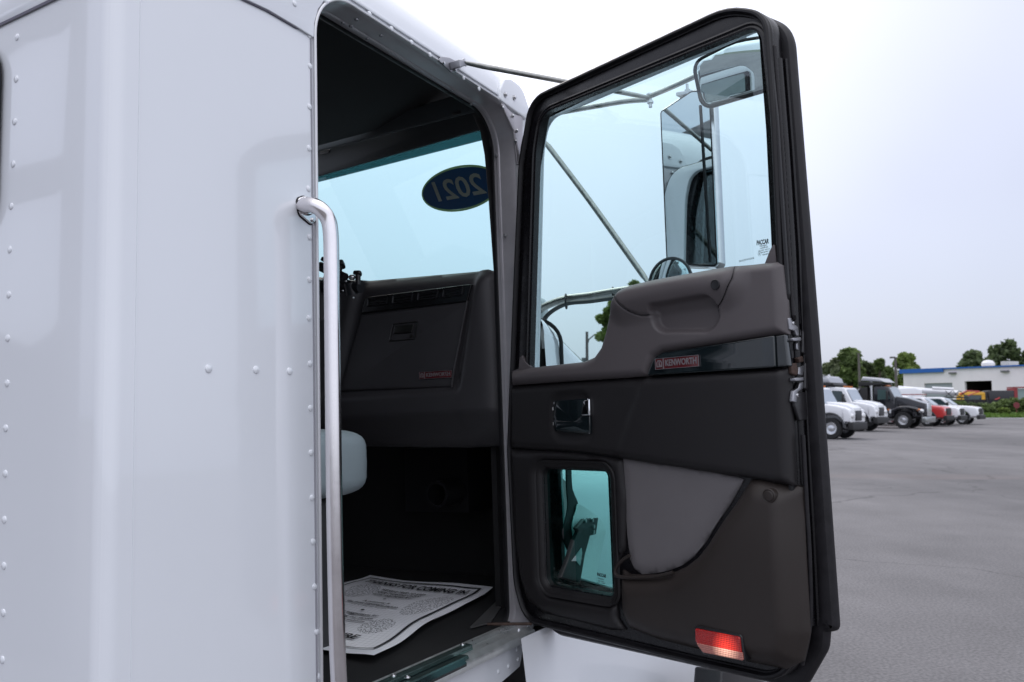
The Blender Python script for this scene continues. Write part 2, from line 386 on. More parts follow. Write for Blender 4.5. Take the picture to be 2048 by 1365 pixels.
# side skin with the doorway cut in it
OPEN = fillet([(1.342, -.60, .06), (1.342, 1.038, .128), (2.274, 1.04, .13), (2.274, -.60, .06)], n=10)
so = [(.93, -1.3), (1.357 + .35, -1.0), (2.06, -.705), (2.20, -.66), (2.225, -.60), (2.37, -.48), (2.37, 1.055), (1.357, 1.055), (1.40, 1.0), (1.33, .955), (1.20, .925), (1.05, .915), (.93, .915)]
so = [(.875, -1.3), (1.6, -1.3), (2.064, -.70), (2.178, -.683), (2.222, -.60), (2.24, -.58), (2.37, -.50), (2.37, 1.07), (.875, 1.07)]
hole = [(x, z) for x, z in OPEN]
side_rivs = [(619, 72), (620, 133), (619, 214), (618, 297), (617, 378), (619, 475), (619, 560), (618, 637), (620, 728), (621, 817), (622, 906), (624, 996), (626, 1084), (629, 1174), (633, 1264), (637, 1353)]
big_rivs = [(417, 738), (512, 740), (579, 743)]
low_rivs = [(1038, 1262), (1041, 1272), (1034, 1300), (1036, 1320), (1015, 1283), (996, 1296), (1017, 1333), (997, 1344), (1044, 1294), (920, 1337), (897, 1351)]
top_rivs = [(589, 8), (653, 3), (739, 28), (783, 58), (823, 85), (860, 110), (927, 156), (958, 178)]
g_side = [plate(so, -.004, 0, SIDE.M, holes=[hole]),
          domes(SIDE.pp(side_rivs), .0068, .0032, SIDE.M), domes(SIDE.pp(big_rivs), .0078, .0036, SIDE.M), domes(SIDE.pp(low_rivs), .0062, .003, SIDE.M)]
mk('side_panel', g_side, WHITE, truck)
# bright lip round the doorway
lip_prof = [(-.004, .0), (-.004, .006), (-.0015, .0082), (.001, .0082), (.003, .0065), (.0035, -.004)]
mk('doorway_lip', loopsweep(OPEN, lip_prof, SIDE.M), mat('lip_white', (.62, .62, .64), .25, .3, coat=.4), truck)
# dark caulk line and folded edge just behind the rear jamb
mk('edge_trim', plate([(1.3305, -.62), (1.334, -.62), (1.334, .925), (1.3305, .925)], -.001, .0022, SIDE.M), mat('trim_seam', (.30, .30, .33), .5), truck)
# jamb: runs inward, with a bead and a step
jamb_prof = [(.001, -.002), (.003, -.012), (.004, -.030), (.003, -.060), (.006, -.063), (.0065, -.070), (.004, -.074), (.004, -.086)]
mk('door_jamb', loopsweep(OPEN, jamb_prof, SIDE.M), SATIN, truck)
mk('jamb_seal', loopsweep(OPEN, [(.003, -.082), (.007, -.080), (.009, -.084), (.009, -.090), (.007, -.096), (.001, -.096)], SIDE.M), RUBBER, truck)
# screws in the jamb
scr = []
def screw(P, nrm_, r=.006, h=.003, n=12):
    z = Vector(nrm_).normalized(); Mx = z.to_track_quat('Z', 'Y').to_matrix().to_4x4(); Mx.translation = P
    return lathe([(r, -.001), (r, .0005), (r * .8, h * .8), (r * .4, h), (r * .3, h * .55), (0.0001, h * .5)], n, Mx, cap=False)
for q, ins, dep in [((992, 311), .006, .04), ((1010, 472), .006, .03)]:
    P = on_plane(q[0], q[1], (2.262, 0, 0), (1, 0, 0)); scr.append(screw(P, (-1, 0, 0), .0062, .0035))
mk('jamb_screw', scr[0], SCREW, truck); mk('jamb_screw', scr[1], SCREW, truck)
for q in [(686, 47), (713, 40), (702, 53), (735, 79), (762, 72), (904, 182), (943, 209)]:
    P = on_plane(q[0], q[1], (0, 0, 1.029), (0, 0, 1)); mk('jamb_screw', screw(P, (0, 0, -1), .0055, .003), ALU, truck)

# rear skin with rounded corner, seam lines and rivets
def plan(t0=None):
    pts = [(.875, YS)]
    for i in range(13):
        a = math.pi / 2 * i / 12; pts.append((.875 - .030 * math.sin(a), YS + .030 - .030 * math.cos(a)))
    pts += [(.845, 1.40), (.845, 1.5), (.843, 1.8), (.835, 3.3)]
    return pts
def wall(pts, z0, z1, nz=1, off=0.0, zf=None):
    vv = []; ff = []; k = len(pts)
    for j in range(nz + 1):
        for i, (x, y) in enumerate(pts):
            z = z0 + (z1 - z0) * j / nz
            vv.append(Vector((x, y, (zf(x, y, z, j) if zf else z))))
    for j in range(nz):
        for i in range(k - 1): ff.append((j * k + i, j * k + i + 1, (j + 1) * k + i + 1, (j + 1) * k + i))
    return (vv, ff)
REAR = Plane((0, -1, 0), (0, 0, 1), (.8452, 0, 0))
REAR.c = Vector((-1, 0, 0)); REAR.M = frame(REAR.a, REAR.b, REAR.c, REAR.o)
rear_rivs = [(35, 75), (33, 159), (30, 244), (27, 329), (23, 413), (20, 500), (18, 590), (16, 677), (15, 767), (12, 857), (11, 948), (9, 1040), (8, 1132), (7, 1226), (5, 1320)]
lap = [(.862, YS + .02 - .0), ]
lap_pts = plan()
# a lap joint where the corner sheet overlaps the rear sheet
mk('corner_panel', [wall([(x, y) for x, y in plan()[:9]], -1.3, .915), plate([(.90, -1.3), (.903, -1.3), (.903, .80), (.90, .80)], .0, .0008, SIDE.M)], WHITE, truck)
mk('rear_panel', [wall(plan()[8:], -1.3, .915), domes(REAR.pp(rear_rivs), .0068, .0032, REAR.M)], WHITE, truck)
mk('rear_window_seal', plate(fillet([(-2.5, .40, .08), (-1.572, .40, .08), (-1.572, .79, .08), (-2.5, .79, .08)]), .004, .016, REAR.M, bevel=.005), RUBBER, truck)
mk('rear_window_glass', plate(fillet([(-2.48, .42, .07), (-1.59, .42, .07), (-1.59, .77, .07), (-2.48, .77, .07)]), .016, .018, REAR.M), mat('dark_blue_glass', (.01, .015, .04), .03, coat=.5), truck)

# roof cap: side strip above the doorway rolling over into the roof, with a lapped lower edge
def seam_z(x, y):
    if y > YS + .001: return .818
    t = min(max((x - .875) / .29, 0), 1); return .818 + .087 * math.sin(t * math.pi / 2)
def roof_piece():
    sec = []                                        # (y offset from the skin, z)
    sec += [(-.002, .905), (-.0048, .908), (-.0048, .918), (-.0045, 1.00), (-.004, 1.05)]
    for i in range(11):
        a = math.pi / 2 * i / 10; sec.append((.215 - .215 * math.cos(a) - .003, 1.055 + .215 * math.sin(a)))
    sec += [(.45, 1.30), (2.0, 1.33)]
    path = []                                       # plan of the cap edge: point + inward normal
    for x in np.linspace(2.40, .88, 24): path.append((x, YS, 0, 1))
    for i in range(1, 13):
        a = math.pi / 2 * i / 12; path.append((.875 - .03 * math.sin(a), YS + .03 - .03 * math.cos(a), math.sin(a), math.cos(a)))
    path += [(.845, 1.45, 1, 0), (.843, 2.0, 1, 0), (.835, 3.3, 1, 0)]
    vv = []; ff = []; k = len(sec)
    for (x, y, nx, ny) in path:
        fr = max(0, (x - 2.05) / .35) if y == YS else 0
        low = seam_z(x, y)
        for (o, z) in sec:
            if z < 1.05: z = low + (z - .905) * (1.05 - low) / .145
            if o > .212 and not (y == YS and x > .87): o, z = .212, 1.27
            zz = z if z < 1.05 else 1.05 + (z - 1.05) * (1 - .5 * fr ** 3)
            vv.append(Vector((x + nx * o, y + ny * o, zz)))
    for i in range(len(path) - 1):
        for m in range(k - 1): ff.append((i * k + m, (i + 1) * k + m, (i + 1) * k + m + 1, i * k + m + 1))
    return vv, ff
rv, rf = roof_piece()
# leave the strip open over the doorway: drop faces whose centre lies inside the opening
def in_open(p):
    return abs(p.y - YS) < .012 and p.z < 1.053 and p.x > 1.30
rf = [f for f in rf if not in_open(sum((rv[i] for i in f), Vector()) / len(f))]
edge = SIDE.pp([(530, 0), (560, 9), (590, 24), (612, 37), (632, 50)])
lap_poly = [(1.0, seam_z(1.0, YS)), (1.08, seam_z(1.08, YS)), (1.20, .905), (1.285, .903), (1.337, .900), (1.339, .935), (1.352, .975), (1.378, 1.012), (1.41, 1.036), (1.46, 1.052), (2.37, 1.052), (2.37, 1.062), (1.0, 1.062)]
mk('roof_cap', [(rv, rf), plate(fillet([(p[0], p[1], .003) for p in lap_poly]), .001, .0062, SIDE.M, bevel=.002), domes(SIDE.pp(top_rivs, .006), .0066, .0032, Matrix.Translation((0, -.006, 0)) @ SIDE.M)], WHITE, truck)
mk('roof_seam', [wall([(x - .0035, y - .0015) for i, (x, y) in enumerate(plan()[8:])], .814, .820), plate([(1.0, seam_z(1.0, YS) - .0025), (1.08, seam_z(1.08, YS) - .0025), (1.20, .902), (1.285, .9005), (1.337, .9145), (1.337, .919), (1.285, .905), (1.20, .907), (1.08, .906), (1.0, .86)], .0005, .0035, SIDE.M)], mat('seam_sealant', (.10, .095, .13), .6), truck)
# visor bracket, A-pillar hinge plate
VB = Plane((1, 0, 0), (0, 0, 1), (0, YS - .012, 0))
vb = VB.pr([(1000, 200, .01), (1001, 178, .025), (1010, 158, .01), (1022, 158, .02), (1045, 175, .06), (1060, 222, .02), (1056, 240, .01), (1030, 222, .01)])
mk('visor_bracket', plate(fillet(vb), -.02, 0, VB.M, bevel=.004), WHITE, truck)
for q in [(1010, 190), (1028, 196)]:
    a, b = VB.p(*q); mk('bracket_bolt', [lathe([(.010, 0), (.010, .002), (.0001, .002)], 16, VB.M @ Matrix.Translation((a, b, 0))), lathe([(.0062, 0), (.006, .006), (.004, .0075), (.0001, .0075)], 6, VB.M @ Matrix.Translation((a, b, 0)))], SCREW, truck)
hp = VB.pr([(1003, 203, .004), (1030, 228, .004), (1048, 232, .004), (1048, 330, .004), (1038, 330, .004), (1030, 262, .01), (1018, 236, .01)])
mk('hinge_plate', plate(fillet(hp), -.012, -.004, VB.M, bevel=.002), mat('pillar_grey', (.42, .40, .42), .35, .5), truck)
for q in [(1006, 216), (1026, 232), (1031, 284), (1034, 262)]:
    a, b = VB.p(*q); mk('bracket_bolt', lathe([(.006, -.004), (.006, .002), (.003, .004), (.0001, .004)], 10, VB.M @ Matrix.Translation((a, b, 0))), SCREW, truck)

# sill and step plate
SILLZ = -.575
def sq(px, py, z): r = tray(px, py); return r * (z / r.z)
sill = []
def extr(prof, x0, x1, y0=YS):                     # profile (y, z) extruded along the truck
    k = len(prof); vv = [Vector((x, y0 + p[0], p[1])) for x in (x0, x1) for p in prof]
    return (vv, [(i, i + 1, k + i + 1, k + i) for i in range(k - 1)])
mk('door_sill', extr([(-.022, -.612), (-.024, -.600), (-.020, -.590), (-.006, -.584), (.0, -.582), (.012, -.588), (.045, -.586), (.050, -.576), (.062, -.574), (.066, -.582)], 1.36, 2.24), ALU2, truck)
mk('sill_channel', [extr([(-.020, -.585), (-.016, -.577), (.010, -.577), (.014, -.583)], 1.36, 1.88), extr([(.020, -.585), (.022, -.572), (.042, -.570), (.046, -.582)], 1.36, 1.96)], mat('green_tinged_channel', (.28, .40, .39), .22, .9, bump=.2, bscale=80, var=.3, vscale=25), truck)
mk('sill_black_strip', extr([(-.023, -.602), (-.025, -.592), (-.018, -.581), (.008, -.576), (.012, -.580)], 1.50, 1.86), mat('black_strip', (.008, .014, .016), .12, coat=.4), truck)
mk('tread_insert', plate(fillet([(q.x, q.y, .004) for q in [sq(938, 1257, -.57), sq(1014, 1182, -.57), sq(1016, 1192, -.57), sq(981, 1246, -.57)]]), -.572, -.569, None), mat('stamped_tread', (.20, .20, .20), .5, .8, bump=1.0, bscale=140), truck)
for q in [(787, 1352), (815, 1355), (925, 1290)]:
    P = sq(q[0], q[1], -.571); mk('sill_screw', screw(P, (0, 0, 1), .0075, .004), SCREW, truck)
P0 = sq(975, 1249, -.566); P1 = sq(1064, 1248, -.566)
mk('check_strap', tube([P0, P0.lerp(P1, .5), P1], .0045, 10), RUST, truck)

# cab interior: floor, back wall, ceiling, far side, firewall
mk('underbody', box(.95, 2.9, 1.30, 3.2, -1.15, -.63), BLACK, truck)
mk('cab_floor', box(.90, 3.1, 1.315, 3.3, -.62, -.577), CARPET, truck)
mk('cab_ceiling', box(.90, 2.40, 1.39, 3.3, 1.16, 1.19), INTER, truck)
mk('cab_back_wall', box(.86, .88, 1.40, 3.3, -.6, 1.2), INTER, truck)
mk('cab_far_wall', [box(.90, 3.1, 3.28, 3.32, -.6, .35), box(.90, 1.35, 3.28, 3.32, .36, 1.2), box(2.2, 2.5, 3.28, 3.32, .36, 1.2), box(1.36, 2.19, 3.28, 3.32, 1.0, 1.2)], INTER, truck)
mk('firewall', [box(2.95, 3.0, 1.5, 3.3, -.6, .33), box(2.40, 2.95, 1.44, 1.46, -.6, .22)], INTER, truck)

# windshield, header trim, A-pillar
WS = Plane(tray(957, 283) * (2.34 / tray(957, 283).x) - tray(640, 364) * (2.70 / tray(640, 364).x), Vector((-.28, -.05, .95)), tray(957, 283) * (2.34 / tray(957, 283).x))
if WS.c.x > 0: pass
gl = WS.pp([(600, 335), (985, 236), (1010, 620), (600, 640)], 0)
mk('windshield', plate(gl, -.0005, .0, WS.M), GL_WS, truck)
wsp = truck.children[-1] if False else bpy.data.objects['windshield']
sgn = 1 if (WS.c.x < 0) else -1
mk('shade_band', plate(WS.pp([(600, 366), (600, 374), (640, 364), (957, 283), (983, 276), (980, 250), (955, 258), (637, 350), (600, 360)][1:], .004 * sgn), .003 * sgn, .004 * sgn, WS.M), GL_BAND, wsp)
for nm, poly, o0, o1, m_, bv in [
    ('header_trim', [(600, 310), (642, 301), (912, 233), (975, 217), (985, 252), (955, 262), (637, 353), (600, 364)], .02, .035, HEADER, .004),
    ('header_shelf', [(600, 286), (637, 276), (869, 203), (960, 176), (975, 217), (912, 233), (642, 301), (600, 312)], .05, .075, mat('header_shelf_grey', (.040, .050, .055), .75, bump=.2, bscale=500), .006),
    ('a_pillar_trim', [(930, 200), (948, 238), (960, 266), (968, 310), (976, 400), (986, 540), (990, 600), (998, 600), (990, 400), (978, 266), (962, 200)], .022, .055, RUBBER, .004)]:
    mk(nm, plate(WS.pp(poly, o1 * sgn), o0 * sgn, o1 * sgn, WS.M, bevel=bv), m_, truck)
mk('header_clip', plate(fillet(WS.pr([(903, 226, .003), (919, 222, .003), (921, 228, .003), (905, 232, .003)], .078 * sgn)), .07 * sgn, .078 * sgn, WS.M, bevel=.001), BLACK, truck)
mk('header_clip', plate(fillet(WS.pr([(640, 304, .003), (660, 299, .003), (658, 306, .003), (640, 310, .003)], .038 * sgn)), .034 * sgn, .040 * sgn, WS.M, bevel=.001), BLACK, truck)
# year sticker, seen from behind
c = WS.p(917, 378, .006 * sgn); e1 = WS.p(842, 380, .006 * sgn); e2 = WS.p(917, 333, .006 * sgn); ra = math.dist(c, e1); rb = math.dist(c, e2)
ell = lambda k: [(c[0] + ra * k * math.cos(2 * math.pi * i / 48), c[1] + (rb - ra * (1 - k)) * math.sin(2 * math.pi * i / 48)) for i in range(48)]
stick = mk('year_sticker', plate(ell(.965), .004 * sgn, .006 * sgn, WS.M), film('sticker_blue', (.010, .10, .20)), wsp)
mk('sticker_border', plate(ell(1.0), .004 * sgn, .006 * sgn, WS.M, holes=[ell(.966)]), film('sticker_lime', (.40, .52, .32)), wsp)
mir = False
MS = WS.M @ Matrix.Translation((c[0], c[1], 0))
right_is_plus = WS.a.dot(Vector((0, -1, 0))) > 0
mk('sticker_numerals', text('2021', rb * 1.30, MS, c=.0065 * sgn, depth=.0003, shear=.25, bold=.0016, mirror=right_is_plus, width=ra * 1.35), film('sticker_pale', (.60, .66, .56)), wsp)

# dashboard
DX = 2.335
DASH = Plane((0, -1, 0), (0, 0, 1), (DX, 0, 0))
d_out = DASH.pr([(560, 548, .02), (700, 562, .03), (742, 562, .03), (985, 541, .02), (1001, 552, .03), (1014, 700, .05), (1022, 880, .03), (985, 893, .03), (930, 897, .03), (560, 892, .03)])
d_out = fillet(d_out)
gx0, gz0 = DASH.p(905, 640); gx1, gz1 = DASH.p(965, 640)
def ridge(x, c_, w_): t = (x - c_) / w_; return math.exp(-t * t)
cbx = [DASH.p(963, 560)[0], DASH.p(960, 620)[0], DASH.p(935, 780)[0]]
def dash_fn(a, b, d):
    h = .035 * (1 - math.exp(-(d / .03) ** 1.3))
    zt = DASH.p(800, 556)[1]
    # the side bolster bulges towards the viewer, the glove box sits in a shallow bay
    t = min(max((b - DASH.p(900, 780)[1]) / (DASH.p(900, 560)[1] - DASH.p(900, 780)[1]), 0), 1)
    edge_a = DASH.p(927, 780)[0] + t * (DASH.p(960, 560)[0] - DASH.p(927, 780)[0])
    s = 1 / (1 + math.exp(-(a - edge_a - .012) / .006)); h += .022 * s
    zb = DASH.p(800, 787)[1]; s2 = 1 / (1 + math.exp((b - zb) / .004)); h += .018 * s2 * (1 - s)
    lefte = DASH.p(690, 780)[0] + t * (DASH.p(735, 560)[0] - DASH.p(690, 780)[0])
    s3 = 1 / (1 + math.exp((a - lefte + .012) / .006)); h += .03 * s3
    h -= .05 * max(0, (DASH.p(800, 830)[1] - b)) / .1      # undercut towards the bottom
    return h
dash = mk('dashboard', [relief(d_out, DASH.M, dash_fn, back=-.25, step=.011)], DASHM, truck, ang=60)
mk('dashboard_top', plate([(2.34, -3.25), (2.9, -3.25), (2.9, -1.75), (2.6, -1.42), (2.34, -1.38)], 0, .02, Matrix(((1, 0, 0, 0), (0, -1, 0, 0), (0, 0, 1, .50), (0, 0, 0, 1)))), DASHT, truck)
gb = DASH.pr([(737, 632, .006), (950, 606, .008), (919, 776, .012), (693, 785, .012)])
mk('glove_box', plate(fillet(inset(fillet(gb), .002)), .030, .044, DASH.M, bevel=.006), DASHM, dash)
vent = DASH.pr([(746, 598, .004), (957, 572, .004), (948, 606, .003), (737, 630, .004)])
mk('vent_strip', plate(fillet(vent), .03, .0435, DASH.M, bevel=.003), mat('vent_black', (.006, .006, .007), .25), dash)
vs_ = []
for k in range(4):
    xl = 752 + k * 50; vs_.append(fillet(DASH.pr([(xl, 601 - k * 6, .004), (xl + 40, 596 - k * 6, .004), (xl + 37, 612 - k * 6, .004), (xl - 2, 617 - k * 6, .004)])))
for k, v in enumerate(vs_):
    mk('air_vent', [loopsweep(v, [(0, .043), (.0, .047), (.003, .048), (.005, .044)], DASH.M)] + [plate([(v[0][0], v[0][1])] * 0 or [(min(p[0] for p in v) + .006, min(p[1] for p in v) + .010 + j * .010), (max(p[0] for p in v) - .006, min(p[1] for p in v) + .010 + j * .010), (max(p[0] for p in v) - .006, min(p[1] for p in v) + .0125 + j * .010), (min(p[0] for p in v) + .006, min(p[1] for p in v) + .0125 + j * .010)], .043, .046, DASH.M) for j in range(3)], BLACK, dash)
hb = fillet(DASH.pr([(801, 650, .005), (851, 645, .005), (845, 682, .005), (793, 686, .005)]))
mk('glove_box_latch', [loopsweep(hb, [(0, .0435), (.001, .0465), (.003, .047), (.005, .043), (.006, .038)], DASH.M), plate(fillet(DASH.pr([(806, 655, .004), (844, 651, .004), (840, 668, .006), (803, 671, .004)])), .040, .049, DASH.M, bevel=.003), lathe([(.006, .04), (.006, .0475), (.0001, .0475)], 16, DASH.M @ Matrix.Translation((*DASH.p(838, 675), 0)))], mat('latch_black', (.012, .012, .011), .3), dash)
def badge(P, quad, c0, parent, size):
    pts = P.pp(quad, c0); A0 = Vector(pts[0]); B0 = Vector(pts[1]); C0 = Vector(pts[2]); D0 = Vector(pts[3])
    e = (B0 - A0); L = e.length; e = e.normalized(); f = Vector((-e.y, e.x)); H = ((A0 - D0).length + (B0 - C0).length) / 2
    mid = (A0 + B0 + C0 + D0) / 4
    Mb = P.M @ Matrix(((e.x, f.x, 0, mid.x), (e.y, f.y, 0, mid.y), (0, 0, 1, c0), (0, 0, 0, 1)))
    ho, hl = H / 2, L / 2
    b_ = mk('badge', plate(fillet([(-hl, -ho, .001), (hl, -ho, .001), (hl, ho, .001), (-hl, ho, .001)]), 0, .003, Mb, bevel=.0008), BADGER, parent)
    rim = [(-hl, -ho), (hl, -ho), (hl, ho), (-hl, ho)]
    ex = -hl + H * .95
    pieces = [loopsweep(rim, [(0, .002), (0, .0042), (H * .028, .0042), (H * .028, .003)], Mb),
              box(ex - H * .05, ex + H * .03, -ho, ho, .003, .0042, Mb),
              text('KENWORTH', H * .80, Mb @ Matrix.Translation(((ex + hl) / 2, 0, 0)), c=.003, depth=.0007, bold=H * .012, width=(hl - ex) * .88)]
    em = (-hl + ex) / 2
    # square emblem: upright bars and a diagonal inside a frame
    pieces += [loopsweep([(em - H * .30, -H * .30), (em + H * .30, -H * .30), (em + H * .30, H * .10), (em + H * .16, H * .32), (em - H * .16, H * .32), (em - H * .30, H * .10)], [(0, .003), (0, .0045), (H * .07, .0045), (H * .07, .003)], Mb),
               box(em - H * .05, em + H * .05, -H * .28, H * .25, .003, .0044, Mb), plate([(em + .0, -H * .02), (em + H * .05, -H * .02), (em + H * .26, -H * .28), (em + H * .18, -H * .28)], .003, .0043, Mb)]
    mk('badge_lettering', pieces, SILVERL, parent)
badge(DASH, [(840, 745), (905, 741), (905, 755), (839, 759)], .0445, dash, .01)
# hanging bolster line beside the glove box
mk('glove_box_trim', tube([DASH.M @ Vector((*DASH.p(x, y), .050)) for x, y in [(951, 606), (944, 640), (935, 690), (925, 740), (920, 776)]], .0035, 8), DASHM, dash)
# under-dash: pedals' side dark boxes, hose
mk('under_dash_box', [box(2.7, 2.9, 1.75, 2.05, -.30, -.05), lathe([(.05, 0), (.05, .12), (.04, .12), (.04, 0)], 18, Matrix.Translation((2.68, 1.80, -.22)) @ Matrix.Rotation(R(-90), 4, 'Y'))], BLACK, truck)

# passenger seat, only its front edge shows behind the grab handle
seat = mk('seat', [blob((1.68, 1.80, -.070), .275, .235, .100, e=5, n=32, m=20)], SEATM, truck)
mk('seat_back', blob((1.36, 1.80, .38), .09, .22, .42, e=4, n=24, m=16, M=None), SEATM, seat)
mk('seat_pedestal', [box(1.42, 1.82, 1.62, 2.0, -.575, -.17, b=.03), tube([(1.86, 1.66, -.36), (1.86, 1.95, -.36)], .02)], mat('pedestal', (.035, .035, .038), .6), seat)

# grab handle beside the doorway
HP = 1.25 - .07
hc = [SIDE.M @ Vector((*SIDE.p(610, 414), .004))]
def sp(px, py, off): a, b = SIDE.p(px, py, off); return SIDE.M @ Vector((a, b, off))
handle = [sp(606, 413, .004), sp(612, 411, .022), sp(626, 411, .042), sp(642, 420, .058), sp(655, 437, .066), sp(661, 462, .070), sp(663, 520, .070), sp(665, 700, .070), sp(668.5, 1000, .070), sp(674, 1264, .070), sp(678, 1365, .070), sp(684, 1480, .070)]
hpts = smooth([tuple(p) for p in handle], 6, closed=False)
gh = mk('grab_handle', tube(hpts, .0166, 24), STAIN, truck, ang=60)
# a fluted ridge line along the tube
fl = fillet(SIDE.pr([(592, 398, .012), (606, 393, .012), (620, 402, .008), (630, 440, .012), (622, 452, .012), (596, 430, .015)]))
mk('handle_gasket', plate([(p[0], p[1]) for p in inset(fl, -.002)], .0, .0015, SIDE.M), RUBBER, gh)
mk('handle_flange', [plate(fl, .001, .006, SIDE.M, bevel=.002), lathe([(.021, .005), (.0205, .010), (.0175, .013), (.016, .013)], 24, SIDE.M @ Matrix.Translation((*SIDE.p(609, 414), 0)))], STEEL, gh)
for q in [(604, 400), (621, 442)]:
    mk('flange_bolt', lathe([(.0055, .005), (.0055, .009), (.004, .0105), (.0001, .0105)], 6, SIDE.M @ Matrix.Translation((*SIDE.p(*q), 0))), SCREW, gh)

# ------------------------------------------------------------------ the open door (local x = from hinge to latch, y = up, z = towards the cab inside)
DM = DOOR.M
I4 = Matrix.Identity(4)
outer = DOOR.pr([(1017, 900, .3), (1030, 1170, .2), (1052, 1245, .09), (1400, 1330, .2), (1585, 1372, .10), (1606, 1230, .3), (1592, 1000, .3), (1570, 560, .3), (1555, 250, .3), (1538, 25, .085), (1460, 12, .2), (1062, 197, .085), (1040, 330, .2), (1030, 560, .3)], 0)
outer = fillet(outer, n=10)
gin = fillet(DOOR.pr([(1060, 744, .02), (1073, 300, .3), (1085, 228, .055), (1521, 50, .045), (1541, 240, .3), (1564, 600, .02), (1300, 712, .02), (1192, 748, .01)]), n=9)
gpane = fillet(DOOR.pr([(1055, 745, .02), (1068, 300, .3), (1080, 218, .055), (1522, 42, .05), (1542, 240, .3), (1568, 610, .02), (1300, 725, .02), (1195, 758, .01)], -.028), n=9)
peep_in = fillet(DOOR.pr([(1083, 938, .02), (1216, 944, .022), (1225, 1194, .018), (1091, 1172, .03)]), n=8)
# body: everything black between the inner trim and the outer skin
door = mk('door', [plate(outer, -.018, -.004, I4, holes=[gin, peep_in], bevel=.006), loopsweep(outer, [(.002, -.010), (.0, -.014), (.0, -.048), (.004, -.052), (.040, -.052), (.040, -.017)], I4), loopsweep(peep_in, [(-.002, -.012), (-.002, -.056)], I4)], BLACKP, truck, M=DM)
def dmk(name, pieces, m, **kw): return mk(name, pieces, m, door, **kw)
# bulb seal running round the inside edge
dmk('door_seal', loopsweep(outer, [(.004, -.006), (.000, .000), (.001, .007), (.005, .011), (.010, .011), (.0135, .006), (.015, .001), (.018, .000)], I4), RUBBER)
dmk('window_channel', [loopsweep(gin, [(-.020, -.004), (-.019, .002), (-.014, .004), (-.010, .001), (-.005, .0035), (.000, .002), (.001, -.006), (.001, -.018)], I4)], BLACKP)
dmk('door_glass', plate(gpane, -.0285, -.0280, I4), GL_DOOR)
# outer skin: white, larger than the body, with its own window reveals
oskin = [(p[0], p[1]) for p in outer]
sk_out = fillet([(-.01, -.50, .1), (-.01, .9, .2), (.035, 1.0, .09), (.85, 1.02, .12), (.957, .93, .1), (.960, .2, .5), (.956, -.455, .012), (.934, -.462, .004), (.928, -.50, .05), (.865, -.598, .05), (.05, -.60, .08)], n=10)
def shrink(loop, k): return inset(loop, k)
gout = fillet([DOOR.p(*q, -.075) + (r_,) for q, r_ in [((1078, 758), .02), ((1088, 300), .3), ((1100, 240), .06), ((1560, 46), .05), ((1578, 240), .3), ((1600, 610), .02), ((1310, 730), .02), ((1200, 765), .01)]], n=9)
pout = fillet([DOOR.p(*q, -.052) + (r_,) for q, r_ in [((1113, 937), .012), ((1214, 942), .020), ((1224, 1179), .004), ((1124, 1150), .03)]], n=8)
dmk('outer_skin', [plate(sk_out, -.078, -.068, I4, holes=[gout, pout], bevel=.003), loopsweep(gout, [(-.001, -.070), (-.003, -.050), (-.004, -.019)], I4)], WHITE2)
dmk('outer_flange_seal', [loopsweep(sk_out, [(-.001, -.077), (-.004, -.070), (-.003, -.060), (.004, -.050), (.022, -.046), (.034, -.050)], I4)], RUBBER2)
dmk('peep_window_outer_mask', plate(inset(peep_in, -.03), -.068, -.055, I4, holes=[pout]), BLACKP)
dmk('peep_window_glass', plate(inset(peep_in, -.004), -.021, -.0205, I4), GL_PEEP)
dmk('peep_window_frame', [loopsweep(peep_in, [(-.030, .000), (-.026, .004), (-.020, .006), (-.012, .004), (-.004, -.004), (.000, -.012), (.002, -.022), (.002, -.030)], I4)], TRIMB)

# the latch-side edge: ribbed seal, channel, latch hardware
def edge_uv(px, py, c): return DOOR.p(px, py, c)
def spine(pts, c): return [Vector((*DOOR.p(x, y, c), c)) for x, y in pts]
EL = [(1556, 120), (1570, 300), (1583, 500), (1592, 700), (1602, 900), (1612, 1080), (1620, 1250)]
zz = smooth([tuple(v) for v in spine([(1548, 92), (1560, 240), (1571, 400), (1583, 590), (1588, 640)], -.012)], 26, closed=False)
rr = [.0048 + (.0011 if i % 2 else 0) for i in range(len(zz))]
dmk('ribbed_seal', [tube(zz, rr, 10), tube(smooth([tuple(v) for v in spine([(1606, 870), (1613, 1000), (1620, 1130), (1620, 1250), (1604, 1330)], -.012)], 24, closed=False), .0048, 10)], RUBBER2, ang=80)
dmk('edge_channel', [tube(spine(EL, -.034), .011, 12), tube(spine([(x + 16, y) for x, y in EL], -.052), .007, 10)], BLACKP)
# latch: housing plus brackets on the end face
EP = Plane(DOOR.c * 1.0, (0, 0, 1), DOOR.M @ Vector((.923, 0, 0)))
# plane of the end face in truck space: a along -depth so that +a runs to the outside
EP = Plane(-DOOR.c, (0, 0, 1), DOOR.M @ Vector((.925, 0, 0)))
to_door = DOOR.M.inverted()
def eplate(quad, c0, c1, bevel=.001, r_=.003):
    s = 1 if EP.c.dot(DOOR.a) > 0 else -1
    return plate(fillet([EP.p(x, y, s * c1) + (r_,) for x, y in quad]), s * c0, s * c1, to_door @ EP.M, bevel=bevel)
SG = 1 if EP.c.dot(DOOR.a) > 0 else -1
dmk('latch_housing', [eplate([(1607, 655), (1628, 655), (1632, 700), (1634, 780), (1624, 785), (1610, 778), (1611, 728), (1618, 715), (1606, 706)], .0, .014, .003, .004),
                      eplate([(1588, 580), (1598, 590), (1616, 650), (1608, 656), (1590, 636)], .0, .009, .003), eplate([(1588, 785), (1622, 785), (1614, 840), (1600, 842), (1590, 812)], .0, .008, .002)], mat('latch_black_plastic', (.016, .015, .017), .35, bump=.3, bscale=200))
